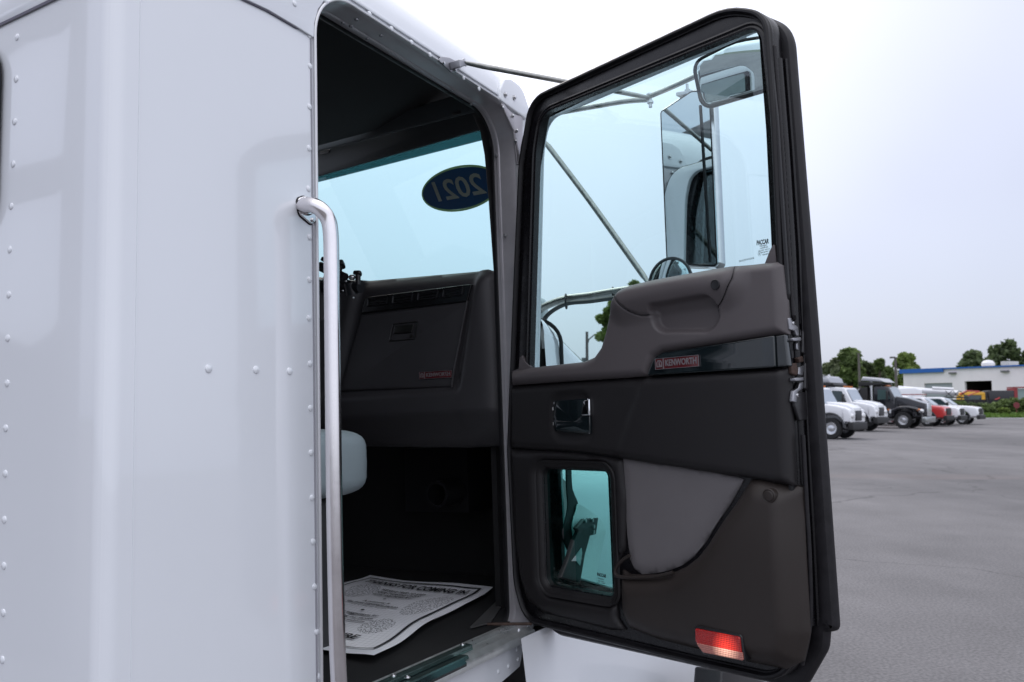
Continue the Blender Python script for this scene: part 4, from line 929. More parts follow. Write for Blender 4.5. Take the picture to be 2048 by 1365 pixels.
for q in [(692, 563), (686, 582), (707, 596)]: mm('mount_screw', [blob(tuple(tx(*q, 2.035)), .0035, .0035, .0035, n=10, m=6)], SCREW)

# ------------------------------------------------------------------ paper floor mat
PZ = -.562
c_tl, c_tr, c_br = sq(740, 1150, PZ), sq(987, 1178, PZ), sq(744, 1318, PZ); c_bl = c_tl + c_br - c_tr
mcen = (c_tl + c_br) / 2
paper = empty('paper_floor_mat', TRUCK @ Matrix.Translation(mcen), 'white printed paper mat reading THANKS FOR COMING IN on the black cab floor', 'paper mat')
ex = (c_tr - c_tl).normalized(); ey = (c_tl - c_bl); wid = (c_tr - c_tl).length; hgt = ey.length
def pmap(s, t, lift=0.0):                         # s 0..1 left->right, t 0..1 bottom->top
    p = c_bl.lerp(c_br, s).lerp(c_tl.lerp(c_tr, s), t) - mcen
    z = .003 * math.sin(s * 7.5 + t * 2.0) + .003 * math.sin(t * 10 + s * 2.5 + 1) + .008 * sg((s - .82) / .18) * (.5 + .5 * math.sin(t * 9 + .5)) + .002 * math.cos(t * 17 - s * 6)
    k = .010 * math.sin(t * 11) * s
    return Vector((p.x, p.y, z + lift)) + ex * (.012 * math.sin(t * 9 + .6) * sg((s - .5) / .5))
PAPER = bpy.data.materials.new('printed_paper'); PAPER.use_nodes = True
t = PAPER.node_tree; b = t.nodes['Principled BSDF']; b.inputs['Roughness'].default_value = .8
uvn = N(t, 'ShaderNodeUVMap', uv_map='UVMap'); 
def gridline(axis, n, wdt):
    s_ = N(t, 'ShaderNodeSeparateXYZ'); t.links.new(uvn.outputs[0], s_.inputs[0])
    m1 = N(t, 'ShaderNodeMath', operation='MULTIPLY'); m1.inputs[1].default_value = n; t.links.new(s_.outputs[axis], m1.inputs[0])
    m2 = N(t, 'ShaderNodeMath', operation='FRACT'); t.links.new(m1.outputs[0], m2.inputs[0])
    m3 = N(t, 'ShaderNodeMath', operation='LESS_THAN'); m3.inputs[1].default_value = wdt; t.links.new(m2.outputs[0], m3.inputs[0]); return m3
ga, gb_ = gridline(0, 34, .07), gridline(1, 48, .07)
mx = N(t, 'ShaderNodeMath', operation='MAXIMUM'); t.links.new(ga.outputs[0], mx.inputs[0]); t.links.new(gb_.outputs[0], mx.inputs[1])
# speckled foot-shaped patches
def patch(cx_, cy_, rx, ry, rot):
    mp = N(t, 'ShaderNodeMapping', vector_type='TEXTURE'); mp.inputs['Location'].default_value = (cx_, cy_, 0); mp.inputs['Rotation'].default_value = (0, 0, R(rot)); mp.inputs['Scale'].default_value = (rx, ry, 1); t.links.new(uvn.outputs[0], mp.inputs[0])
    l = N(t, 'ShaderNodeVectorMath', operation='LENGTH'); t.links.new(mp.outputs[0], l.inputs[0])
    g_ = N(t, 'ShaderNodeMath', operation='LESS_THAN'); g_.inputs[1].default_value = 1; t.links.new(l.outputs['Value'], g_.inputs[0]); return g_
ps = [patch(.22, .71, .10, .13, 8), patch(.80, .62, .10, .17, -6), patch(.74, .30, .10, .09, 0), patch(.25, .36, .09, .10, 0)]
acc = ps[0]
for q in ps[1:]:
    m_ = N(t, 'ShaderNodeMath', operation='MAXIMUM'); t.links.new(acc.outputs[0], m_.inputs[0]); t.links.new(q.outputs[0], m_.inputs[1]); acc = m_
nz = N(t, 'ShaderNodeTexNoise'); nz.inputs['Scale'].default_value = 110; nz.inputs['Detail'].default_value = 1; t.links.new(uvn.outputs[0], nz.inputs['Vector'])
th = N(t, 'ShaderNodeMath', operation='GREATER_THAN'); th.inputs[1].default_value = .54; t.links.new(nz.outputs['Fac'], th.inputs[0])
mu = N(t, 'ShaderNodeMath', operation='MULTIPLY'); t.links.new(th.outputs[0], mu.inputs[0]); t.links.new(acc.outputs[0], mu.inputs[1])
s_ = N(t, 'ShaderNodeSeparateXYZ'); t.links.new(uvn.outputs[0], s_.inputs[0])
def rngm(ax_, lo_, hi_):
    a_ = N(t, 'ShaderNodeMath', operation='GREATER_THAN'); a_.inputs[1].default_value = lo_; t.links.new(s_.outputs[ax_], a_.inputs[0])
    b_ = N(t, 'ShaderNodeMath', operation='LESS_THAN'); b_.inputs[1].default_value = hi_; t.links.new(s_.outputs[ax_], b_.inputs[0])
    c_ = N(t, 'ShaderNodeMath', operation='MULTIPLY'); t.links.new(a_.outputs[0], c_.inputs[0]); t.links.new(b_.outputs[0], c_.inputs[1]); return c_
r1, r2 = rngm(0, .08, .92), rngm(1, .07, .94)
ins_ = N(t, 'ShaderNodeMath', operation='MULTIPLY'); t.links.new(r1.outputs[0], ins_.inputs[0]); t.links.new(r2.outputs[0], ins_.inputs[1])
gm_ = N(t, 'ShaderNodeMath', operation='MULTIPLY'); t.links.new(mx.outputs[0], gm_.inputs[0]); t.links.new(ins_.outputs[0], gm_.inputs[1])
m5 = N(t, 'ShaderNodeMath', operation='MULTIPLY'); m5.inputs[1].default_value = .35; t.links.new(gm_.outputs[0], m5.inputs[0])
m6 = N(t, 'ShaderNodeMath', operation='MULTIPLY'); m6.inputs[1].default_value = .75; t.links.new(mu.outputs[0], m6.inputs[0])
m7 = N(t, 'ShaderNodeMath', operation='MAXIMUM'); t.links.new(m5.outputs[0], m7.inputs[0]); t.links.new(m6.outputs[0], m7.inputs[1])
mc = N(t, 'ShaderNodeMix', data_type='RGBA'); mc.inputs[6].default_value = (.90, .91, .95, 1); mc.inputs[7].default_value = (.03, .03, .05, 1); t.links.new(m7.outputs[0], mc.inputs[0]); t.links.new(mc.outputs[2], b.inputs['Base Color'])
nu, nv = 90, 130
sheet = mk('sheet', grid(lambda a_, b_: pmap(a_, b_), nu, nv), PAPER, paper, ang=None, weld=False)
uvl = sheet.data.uv_layers.new(name='UVMap')
for lp in sheet.data.loops:
    i = lp.vertex_index; uvl.data[lp.index].uv = ((i % (nu + 1)) / nu, (i // (nu + 1)) / nv)
def on_paper(g, lift=.0055): return ([pmap(v.x, v.y, lift + v.z) for v in g[0]], g[1])
def ptext(s, x, y, h, wd, sh=0.0, bold=.0):
    g = text(s, h, Matrix.Identity(4), depth=.0, shear=sh, bold=bold, width=wd)
    return on_paper(([Vector((v.x + x, v.y + y, 0)) for v in g[0]], g[1]))
ptx = [ptext('THANKS FOR COMING IN', .5, .858, .082, .78, .12, .0028), ptext('WE HAVE TRIED TO KEEP', .5, .757, .038, .33, .2, .0011), ptext('YOUR CARPETING CLEAN', .5, .713, .038, .33, .2, .0011), ptext('WITH THIS PAPER MAT', .5, .669, .038, .31, .2, .0011),
       ptext('A customer is', .5, .545, .026, .20, .2, .0008), ptext('the most important person', .5, .512, .026, .38, .2, .0008), ptext('ever to come into this place', .5, .483, .018, .26, .2), ptext('Your suggestions for', .5, .395, .026, .32, .2, .0008), ptext('improving our service', .5, .355, .026, .32, .2, .0008), ptext('are always welcome', .5, .315, .026, .28, .2, .0008),
       ptext('OUR PLEASURE', .5, .150, .055, .50, .18, .002), ptext('PRINTED PAPER MAT  FORM', .42, .030, .016, .25, .2)]
for y in (.608, .440):
    ptx.append(on_paper(([Vector((.5 + .012 * math.cos(i * .785), y + .0085 * math.sin(i * .785), 0)) for i in range(8)], [tuple(range(8))])))
bw, bh = .010, .007
def strip_(x0, y0, x1, y1, n=40):
    if x1 - x0 > y1 - y0: g = ([Vector((x0 + (x1 - x0) * i / n, y, 0)) for y in (y0, y1) for i in range(n + 1)], [(i, i + 1, n + 2 + i, n + 1 + i) for i in range(n)])
    else: g = ([Vector((x, y0 + (y1 - y0) * i / n, 0)) for x in (x0, x1) for i in range(n + 1)], [(i, i + 1, n + 2 + i, n + 1 + i) for i in range(n)])
    return on_paper(g, .0035)
ptx += [strip_(.06, .055, .94, .062), strip_(.06, .935, .94, .947), strip_(.055, .055, .066, .947), strip_(.928, .055, .945, .947)]
mk('lettering', ptx, mat('black_print', (.012, .012, .016), .7), paper, ang=None, weld=False)
# ================================================================== FAR SCENE (world coordinates)
def gpt(px, py):                                   # pixel -> point on the lot
    r = c2w(nrm((px - CX, py - CY, F_PX))); return CAM + r * (-CAM.z / r.z)
def wpt(px, py, depth):
    r = c2w(nrm((px - CX, py - CY, F_PX))); return CAM + r * (depth / r.y)
# lot surface
def asphalt():
    m = bpy.data.materials.new('worn_asphalt'); m.use_nodes = True; t = m.node_tree; b = t.nodes['Principled BSDF']; b.inputs['Roughness'].default_value = .85
    co = N(t, 'ShaderNodeTexCoord')
    n1 = N(t, 'ShaderNodeTexNoise'); n1.inputs['Scale'].default_value = .17; n1.inputs['Detail'].default_value = 8; n1.inputs['Roughness'].default_value = .6
    mp = N(t, 'ShaderNodeMapping'); mp.inputs['Scale'].default_value = (1, .35, 1); mp.inputs['Rotation'].default_value = (0, 0, R(25)); t.links.new(co.outputs['Object'], mp.inputs[0]); t.links.new(mp.outputs[0], n1.inputs['Vector'])
    n2 = N(t, 'ShaderNodeTexNoise'); n2.inputs['Scale'].default_value = 45; n2.inputs['Detail'].default_value = 3; t.links.new(co.outputs['Object'], n2.inputs['Vector'])
    n3 = N(t, 'ShaderNodeTexNoise'); n3.inputs['Scale'].default_value = .9; n3.inputs['Detail'].default_value = 6; t.links.new(co.outputs['Object'], n3.inputs['Vector'])
    r1 = N(t, 'ShaderNodeValToRGB'); r1.color_ramp.elements[0].position = .30; r1.color_ramp.elements[0].color = (.078, .076, .081, 1); r1.color_ramp.elements[1].position = .72; r1.color_ramp.elements[1].color = (.165, .160, .166, 1); t.links.new(n1.outputs['Fac'], r1.inputs[0])
    m1 = N(t, 'ShaderNodeMapRange'); m1.inputs[1].default_value = .35; m1.inputs[2].default_value = .65; m1.inputs[3].default_value = .72; m1.inputs[4].default_value = 1.25; t.links.new(n2.outputs['Fac'], m1.inputs[0])
    m2 = N(t, 'ShaderNodeMapRange'); m2.inputs[1].default_value = .35; m2.inputs[2].default_value = .7; m2.inputs[3].default_value = .86; m2.inputs[4].default_value = 1.10; t.links.new(n3.outputs['Fac'], m2.inputs[0])
    mm_ = N(t, 'ShaderNodeMath', operation='MULTIPLY'); t.links.new(m1.outputs[0], mm_.inputs[0]); t.links.new(m2.outputs[0], mm_.inputs[1])
    sc = N(t, 'ShaderNodeVectorMath', operation='SCALE'); t.links.new(r1.outputs[0], sc.inputs[0]); t.links.new(mm_.outputs[0], sc.inputs['Scale'])
    vo = N(t, 'ShaderNodeTexVoronoi', feature='DISTANCE_TO_EDGE'); vo.inputs['Scale'].default_value = .16
    nd = N(t, 'ShaderNodeTexNoise'); nd.inputs['Scale'].default_value = .7; nd.inputs['Detail'].default_value = 6; t.links.new(co.outputs['Object'], nd.inputs['Vector'])
    vm = N(t, 'ShaderNodeVectorMath', operation='MULTIPLY_ADD'); t.links.new(nd.outputs['Color'], vm.inputs[0]); vm.inputs[1].default_value = (2.5, 2.5, 0); t.links.new(co.outputs['Object'], vm.inputs[2]); t.links.new(vm.outputs[0], vo.inputs['Vector'])
    rc = N(t, 'ShaderNodeMapRange'); rc.inputs[1].default_value = .0; rc.inputs[2].default_value = .006; rc.inputs[3].default_value = .55; rc.inputs[4].default_value = 1; t.links.new(vo.outputs['Distance'], rc.inputs[0])
    m9 = N(t, 'ShaderNodeMath', operation='MULTIPLY'); t.links.new(mm_.outputs[0], m9.inputs[0]); t.links.new(rc.outputs[0], m9.inputs[1]); t.links.new(m9.outputs[0], sc.inputs['Scale'])
    # rusty smears
    n4 = N(t, 'ShaderNodeTexNoise'); n4.inputs['Scale'].default_value = .09; n4.inputs['Detail'].default_value = 5; mp4 = N(t, 'ShaderNodeMapping'); mp4.inputs['Scale'].default_value = (.5, 3, 1); mp4.inputs['Location'].default_value = (3, 7, 0); t.links.new(co.outputs['Object'], mp4.inputs[0]); t.links.new(mp4.outputs[0], n4.inputs['Vector'])
    r4 = N(t, 'ShaderNodeMapRange'); r4.inputs[1].default_value = .60; r4.inputs[2].default_value = .72; r4.inputs[4].default_value = .35; t.links.new(n4.outputs['Fac'], r4.inputs[0])
    mx_ = N(t, 'ShaderNodeMix', data_type='RGBA'); mx_.inputs[7].default_value = (.20, .15, .14, 1); t.links.new(r4.outputs[0], mx_.inputs[0]); t.links.new(sc.outputs[0], mx_.inputs[6]); t.links.new(mx_.outputs[2], b.inputs['Base Color'])
    bp = N(t, 'ShaderNodeBump'); bp.inputs['Strength'].default_value = .5; bp.inputs['Distance'].default_value = .01; t.links.new(n2.outputs['Fac'], bp.inputs['Height']); t.links.new(bp.outputs[0], b.inputs['Normal'])
    return m
def sheet_(x0, x1, y0, y1, z): return ([Vector((x0, y0, z)), Vector((x1, y0, z)), Vector((x1, y1, z)), Vector((x0, y1, z))], [(0, 1, 2, 3)])
mk('ground', sheet_(-1500, 1500, -1500, 2000, -.008), mat('far_earth', (.07, .09, .05), .95, var=.3, vscale=.05), kind='structure')
mk('parking_lot', sheet_(-200, 200, -120, 84, 0), asphalt(), kind='structure')
mk('kerb', box(20, 140, 84, 84.35, 0, .13, b=.02), mat('kerb_concrete', (.42, .42, .42), .8, var=.1, vscale=2), kind='structure')
def leafcloud(n, fn, size, up=.3):
    vv = []; ff = []
    for i in range(n):
        p, s = fn(); s = s * size * random.uniform(.6, 1.3)
        a = Vector((random.gauss(0, 1), random.gauss(0, 1), random.gauss(0, 1) * .7)).normalized(); b_ = a.cross(Vector((random.gauss(0, 1), random.gauss(0, 1), random.gauss(0, 1)))).normalized()
        k = len(vv); vv += [p - a * s - b_ * s * .5, p + a * s * .2 - b_ * s * .7, p + a * s, p - a * s * .1 + b_ * s * .7]; ff.append((k, k + 1, k + 2, k + 3))
    return (vv, ff)
def leafmat(name, c1, c2):
    m = bpy.data.materials.new(name); m.use_nodes = True; t = m.node_tree; b = t.nodes['Principled BSDF']; b.inputs['Roughness'].default_value = .6
    g_ = N(t, 'ShaderNodeNewGeometry'); r_ = N(t, 'ShaderNodeValToRGB'); r_.color_ramp.elements[0].color = (*c1, 1); r_.color_ramp.elements[1].color = (*c2, 1); t.links.new(g_.outputs['Random Per Island'], r_.inputs[0]); t.links.new(r_.outputs[0], b.inputs['Base Color'])
    tl = N(t, 'ShaderNodeBsdfTranslucent'); t.links.new(r_.outputs[0], tl.inputs[0]); mxs = N(t, 'ShaderNodeMixShader'); mxs.inputs[0].default_value = .45
    t.links.new(b.outputs[0], mxs.inputs[1]); t.links.new(tl.outputs[0], mxs.inputs[2]); t.links.new(mxs.outputs[0], t.nodes['Material Output'].inputs[0])
    return m
LEAF = [leafmat('leaf_mid', (.08, .12, .04), (.17, .24, .075)), leafmat('leaf_dark', (.065, .095, .045), (.13, .175, .075)), leafmat('leaf_light', (.12, .17, .04), (.22, .30, .08)), leafmat('leaf_grey', (.10, .13, .07), (.19, .22, .12))]
BARK = mat('bark', (.07, .055, .045), .9, bump=1, bscale=8, var=.3, vscale=3)
def tree(px, top, base_depth, wpx, label, lm, seed, shape='round', group='trees beyond the lot', dens=1.0, leaf=.30, low=.25):
    random.seed(seed)
    d = base_depth; B = wpt(px, 700, d); B.z = 0; H = wpt(px, top, d).z * 1.06; Wd = wpx / F_PX * d / 2
    o = empty('tree', Matrix.Translation(B), label, 'tree', group)
    tr = [tube([Vector((0, 0, -.1)), Vector((.1, 0, H * .3)), Vector((-.1, .1, H * .6)), Vector((.05, 0, H * .9))], [H * .028, H * .022, H * .014, H * .004], 8)]
    cl = []
    nc = int((22 if shape != 'tall' else 14) * dens)
    for i in range(nc):
        h = random.uniform(low, .95)
        if shape == 'tall': rad = Wd * (1.05 - h) ** .6 * 1.1
        elif shape == 'cluster': rad = Wd * math.sin(math.pi * min(1, max(.12, (h - low + .12) / (1.08 - low)))) ** .6
        else: rad = Wd * math.sin(math.pi * min(1, max(.10, (h - low + .10) / (1.10 - low)))) ** .5
        a = random.uniform(0, 6.28); rr2 = rad * math.sqrt(random.random()) * .85
        c_ = Vector((math.cos(a) * rr2, math.sin(a) * rr2, H * h)); cr = Wd * random.uniform(.34, .52)
        c_.z = min(c_.z, H - cr * .6)
        cl.append((c_, cr)); tr.append(tube([Vector((0, 0, H * max(.15, h - .3))), (Vector((0, 0, H * (h - .12))) + c_) / 2, c_], [H * .01, H * .006, H * .002], 5))
    def fn():
        c_, cr = random.choice(cl); v = Vector((random.gauss(0, 1), random.gauss(0, 1), random.gauss(0, 1))).normalized() * cr * random.random() ** .4; v.z *= .75
        return c_ + v, 1.0
    mk('trunk', tr, BARK, o, weld=False); mk('crown', leafcloud(int(5200 * dens), fn, leaf), lm, o, ang=None, weld=False)
    return o
tree(1668, 724, 118, 62, 'pale tree just right of the open door edge, behind the white trucks', LEAF[3], 1, leaf=.32)
tree(1700, 702, 116, 58, 'tall green tree left of the utility pole behind the second white truck', LEAF[0], 2, shape='cluster', leaf=.34, low=.15)
tree(1735, 728, 118, 58, 'dark green tree just right of the utility pole', LEAF[1], 3, leaf=.34, low=.12)
tree(1758, 717, 114, 26, 'narrow pointed tree between utility pole and lamp post', LEAF[0], 4, shape='tall', leaf=.28, low=.1)
tree(1778, 738, 126, 34, 'low green tree behind the tarp roll of the black dump truck', LEAF[0], 41, leaf=.34, low=.1)
tree(1810, 710, 113, 62, 'bright green full round tree behind the lamp post', LEAF[2], 5, shape='cluster', leaf=.32, low=.15)
tree(1948, 710, 135, 68, 'dark tree rising over the white building, left one of the pair', LEAF[1], 6, shape='cluster', leaf=.36, low=.2)
tree(2010, 690, 133, 80, 'spreading dark tree over the right end of the white building', LEAF[1], 7, shape='cluster', leaf=.36, dens=1.2, low=.25)
tree(2062, 705, 132, 50, 'dark tree cut by the right edge of the photo over the building', LEAF[1], 8, shape='cluster', leaf=.36, low=.25)
tree(1262, 556, 62, 44, 'green treetop showing through the door glass above the armrest', LEAF[2], 9, leaf=.20, low=.55)
tree(1222, 592, 55, 52, 'leafy branch tips seen through the door glass left of the armrest curve', LEAF[2], 10, leaf=.18, low=.55)

# poles and street lamps
def pole_obj(name, px, top, depth, label, cat, head=None, r_=.13):
    B = wpt(px, 700, depth); B.z = 0; H = wpt(px, top, depth).z
    o = empty(name, Matrix.Translation(B), label, cat)
    mk('pole', tube([(0, 0, 0), (0, 0, H * .5), (0, 0, H)], [r_ * 1.2, r_, r_ * .8], 12), mat(name + '_pole', (.10, .09, .085), .7), o)
    if head == 'box': mk('lamp_head', [box(-.55, -.05, -.2, .2, H - .12, H + .06, b=.05), box(-.2, .2, -.05, .05, H - .08, H, b=.01)], mat('lamp_head_bronze', (.05, .045, .045), .5), o)
    if head == 'cobra':
        mk('lamp_arm', tube([(0, 0, H - 1.0), (.15, 0, H - .55), (.5, 0, H - .25), (1.0, 0, H - .12)], .05, 8), mat('arm_grey', (.16, .17, .17), .5), o)
        mk('lamp_head', [blob((1.35, 0, H - .05), .55, .2, .14, e=2.5)], mat('lamp_head_grey', (.13, .14, .14), .5), o)
        mk('transformer', tube([(-.22, 0, H - 2.6), (-.22, 0, H - 1.9)], .18, 10), mat('transformer_grey', (.1, .11, .11), .5), o)
    if head == 'cross': mk('crossarm', box(-.9, .9, -.06, .06, H - .5, H - .35), BARK, o)
    return o
pole_obj('utility_pole', 1717, 707, 95, 'tall plain wooden utility pole among the trees behind the white trucks', 'pole', None, .14)
pole_obj('street_lamp', 1790, 715, 90, 'dark parking lot lamp post in front of the bright round tree', 'street lamp', 'box', .15)
pole_obj('street_lamp', 1174, 664, 60, 'street lamp on a pole seen through the lower left of the door glass', 'street lamp', 'cobra', .12)

# white garage building with blue roof edge
bL = 110.0; bR = 94.5
PL = wpt(1806, 741, bL); PR = wpt(2075, 731.5, bR)
Ht = 5.9
d_ = Vector((PR.x - PL.x, PR.y - PL.y, 0)); Lb = d_.length; ux = d_.normalized(); uy = Vector((-ux.y, ux.x, 0))
BM_ = Matrix(((ux.x, uy.x, 0, PL.x), (ux.y, uy.y, 0, PL.y), (0, 0, 1, 0), (0, 0, 0, 1)))
bld = empty('garage_building', BM_, 'long white garage building with blue roof edge and two bay doors', 'building')
def bx_at(px):                                     # distance along the facade for a pixel column
    r = c2w(nrm((px - CX, 780 - CY, F_PX))); det = r.x * (-ux.y) + r.y * ux.x
    return ((PL.y * r.x - PL.x * r.y)) / (r.y * ux.x - r.x * ux.y)
WALLM = mat('white_block_wall', (.82, .775, .81), .8, bump=.2, bscale=3, var=.05, vscale=.4)
d1, d2, e1_, e2_ = bx_at(1849), bx_at(1905), bx_at(1930), bx_at(1984)
dh1, dh2 = 4.15, 4.30
def fq(x0, x1, z0, z1): return plate([(x0, z0), (x1, z0), (x1, z1), (x0, z1)], 0, .35, Matrix(((1, 0, 0, 0), (0, 0, 1, 0), (0, 1, 0, 0), (0, 0, 0, 1))))
mk('wall', [fq(0, d1, 0, Ht), fq(d1, d2, dh1, Ht), fq(d2, e1_, 0, Ht), fq(e1_, e2_, dh2, Ht), fq(e2_, Lb + 10, 0, Ht), box(0, .35, .35, 25, 0, Ht), box(0, Lb + 10, 24.6, 25, 0, Ht)], WALLM, bld, weld=False)
mk('roof', box(-.1, Lb + 10, -.1, 25, Ht, Ht + .12), mat('roof_grey', (.35, .35, .36), .8), bld)
mk('roof_edge', [box(-.35, bx_at(1890), -.32, -.11, Ht - .38, Ht + .16), box(bx_at(1890), Lb + 10, -.24, -.11, Ht - .02, Ht + .15)], mat('blue_fascia', (.012, .11, .42), .45), bld)
rd = mk('bay_door', [box(d1 + .02, d2 - .02, .22, .30, 0, dh1)] + [box(d1 + .02, d2 - .02, .19, .22, .5 * k + .03, .5 * k + .46) for k in range(8)], mat('roller_door_grey', (.33, .36, .39), .5, .2), bld)
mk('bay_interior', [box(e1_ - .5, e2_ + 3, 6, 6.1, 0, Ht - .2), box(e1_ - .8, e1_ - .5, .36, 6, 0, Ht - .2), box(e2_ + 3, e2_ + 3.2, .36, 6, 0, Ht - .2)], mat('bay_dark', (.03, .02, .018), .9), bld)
for x in (bx_at(1908), bx_at(2013)):
    mk('wall_light', [box(x - .45, x + .45, -.35, -.005, 5.25, 5.48, b=.04)], mat('wall_light_grey', (.16, .16, .17), .6), bld)
mk('roof_vent', lathe([(.55, 0), (.75, .25), (.75, .55), (.5, .85), (.001, .95)], 18, Matrix.Translation((bx_at(1948), 3, Ht + .12))), mat('vent_white', (.7, .7, .72), .5), bld)
mk('roof_unit', box(bx_at(1963), bx_at(1980), 4, 6, Ht + .12, Ht + .85, b=.05), mat('hvac_grey', (.45, .46, .47), .6), bld)

# fence, shrubs, grass strip
def strip_mesh(px0, px1, depth0, depth1):
    a, b_, c_, e_ = wpt(px0, 800, depth0), wpt(px1, 800, depth0), wpt(px1, 800, depth1), wpt(px0, 800, depth1)
    for q in (a, b_, c_, e_): q.z = .03
    return a, b_, c_, e_
mk('grass_verge', ([Vector((25, 84.36, .06)), Vector((150, 84.36, .06)), Vector((25, 86.6, .40)), Vector((150, 86.6, .40)), Vector((25, 400, .42)), Vector((150, 400, .42))], [(0, 1, 3, 2), (2, 3, 5, 4)]), mat('grass_ground', (.075, .13, .03), .9, bump=1, bscale=20, var=.35, vscale=1.2), kind='structure')
random.seed(5)
def gf():
    y_ = random.uniform(84.4, 87.0); return Vector((random.uniform(38, 66), y_, .06 + .34 * min(1, (y_ - 84.4) / 2.2) + random.uniform(.0, .22))), random.uniform(.6, 1.3)
mk('grass', leafcloud(9000, gf, .14), leafmat('verge_grass', (.07, .14, .02), (.15, .25, .05)), ang=None, weld=False, label='bright green rough grass strip along the far edge of the lot', cat='grass', kind='stuff')
def fpt(px, d): q = wpt(px, 800, d); return (q.x, q.y)
fa, fb = fpt(1880, 90.0), fpt(2090, 88.6)
fo = empty('chain_link_fence', Matrix.Translation((fa[0], fa[1], 0)), 'dark screened fence running along the lot edge before the building', 'fence')
dv = Vector((fb[0] - fa[0], fb[1] - fa[1], 0)); FL = dv.length; an = math.atan2(dv.y, dv.x); FR = Matrix.Rotation(an, 4, 'Z')
mk('screen', box(0, FL, 1.2, 1.24, .1, 2.0, FR), mat('dark_fence_screen', (.018, .017, .022), .8, var=.3, vscale=2), fo)
for k in range(9): mk('post', tube([(k * FL / 8, 1.15, 0), (k * FL / 8, 1.15, 2.2)], .05, 8, FR), mat('post_dark', (.05, .05, .05), .6) if k == 0 else bpy.data.materials['post_dark'], fo)
def shrub(px, top, depth, wpx, label, lm, seed, leaf=.2):
    random.seed(seed); B = wpt(px, 800, depth); B.z = 0; H = wpt(px, top, depth).z; Wd = wpx / F_PX * depth / 2
    o = empty('shrub', Matrix.Translation(B), label, 'shrub', 'overgrown shrubs along the far fence')
    cs = [(Vector((random.uniform(-.75, .75) * Wd, random.uniform(-.5, .5) * Wd, H * random.uniform(.2, .72))), random.uniform(.25, .42) * min(Wd, H)) for _ in range(11)]
    def fn():
        c_, cr = random.choice(cs); v = Vector((random.gauss(0, 1), random.gauss(0, 1), random.gauss(0, 1))).normalized() * cr * random.random() ** .4
        q = c_ + v; q.z = max(q.z, .05); return q, 1.0
    mk('stem', [tube([(0, 0, 0), c_ * .5, c_], [.05, .03, .01], 5) for c_, _ in cs], BARK, o, weld=False)
    mk('foliage', leafcloud(1700, fn, leaf), lm, o, ang=None, weld=False)
shrub(1915, 799, 88, 38, 'small green shrub behind the hood of the last white pickup', LEAF[0], 21)
shrub(1950, 801, 88.2, 34, 'dark shrub in front of the fence below the yellow vehicle', LEAF[1], 22)
shrub(1980, 797, 88, 46, 'wide green shrub under the open garage bay', LEAF[0], 23)
shrub(2010, 793, 88.1, 40, 'green shrub under the red machine', LEAF[0], 24)
shrub(2040, 783, 88, 42, 'tallest shrub at the right edge of the photo', LEAF[0], 25)
shrub(1992, 816, 87.0, 40, 'low light green bush at the grass edge', LEAF[2], 26)
shrub(1970, 812, 87, 30, 'rounded low bush nearest the last white pickup', LEAF[0], 27)
q = wpt(2033, 811, 87.0); mk('red_sign', [plate([(.34 * math.cos(i * math.pi / 4 + .39), .34 * math.sin(i * math.pi / 4 + .39)) for i in range(8)], 0, .04, Matrix.Translation(q) @ Matrix.Rotation(R(90), 4, 'X')), box(q.x - .03, q.x + .03, q.y + .01, q.y + .06, 0, q.z)], mat('faded_red_sign', (.17, .025, .03), .6), label='small faded red panel half hidden in the shrubs', cat='sign')

# ------------------------------------------------------------------ vehicles
YZ = Matrix(((1, 0, 0, 0), (0, 0, 1, 0), (0, 1, 0, 0), (0, 0, 0, 1)))     # (x, z) outline, depth along y
TYRE = mat('tyre', (.012, .012, .013), .8); RIM = mat('steel_rim', (.65, .66, .68), .25, .9); CARGL = mat('vehicle_glass', (.03, .05, .055), .05, coat=.6); DARK = mat('chassis_black', (.012, .012, .013), .6)
HLT = mat('headlamp', (.75, .75, .76), .1, .3, coat=.6); AMB = mat('amber_lamp', (.55, .16, .03), .3); PW = mat('vehicle_white', (.74, .75, .78), .25, coat=.5); PB = mat('vehicle_dark', (.012, .013, .018), .2, coat=.6); PR_ = mat('vehicle_red', (.50, .035, .035), .3, coat=.5); GREY_ = mat('plastic_grey', (.05, .052, .058), .6)
SILV = mat('silver_tarp', (.42, .43, .46), .35, .4)
def prism(o, y0, y1, bv=.04, holes=()): return plate(o, y0, y1, YZ, bevel=bv, holes=holes)
def wheel(parent, x, y, r_, wd, side):
    Mx = Matrix.Translation((x, y, r_)) @ Matrix.Rotation(R(90 * side), 4, 'X')
    ty = mk('wheel', lathe([(r_ * .58, -wd / 2), (r_ * .92, -wd / 2), (r_, -wd * .36), (r_, wd * .36), (r_ * .92, wd / 2), (r_ * .60, wd / 2), (r_ * .58, wd * .3)], 28, Mx, cap=False), TYRE, parent)
    mk('rim', lathe([(r_ * .60, wd * .42), (r_ * .56, wd * .46), (r_ * .50, wd * .10), (r_ * .30, wd * .05), (r_ * .27, wd * .30), (r_ * .12, wd * .36), (.001, wd * .36)], 24, Mx, cap=False), RIM, ty)
HEAD = -40
def place(px, py, yh=0, track=1.0, head=HEAD, scale=1.0):
    P = gpt(px, py); h = R(head); left = Vector((-math.sin(h), math.cos(h), 0)); P = P + left * track * scale
    return Matrix.Translation((P.x, P.y, 0)) @ Matrix.Rotation(h, 4, 'Z') @ Matrix.Scale(scale, 4)
def arch(xc, r_, z0, n=12): return [(xc + r_ * math.cos(math.pi * i / n), z0 + r_ * math.sin(math.pi * i / n)) for i in range(n + 1)]
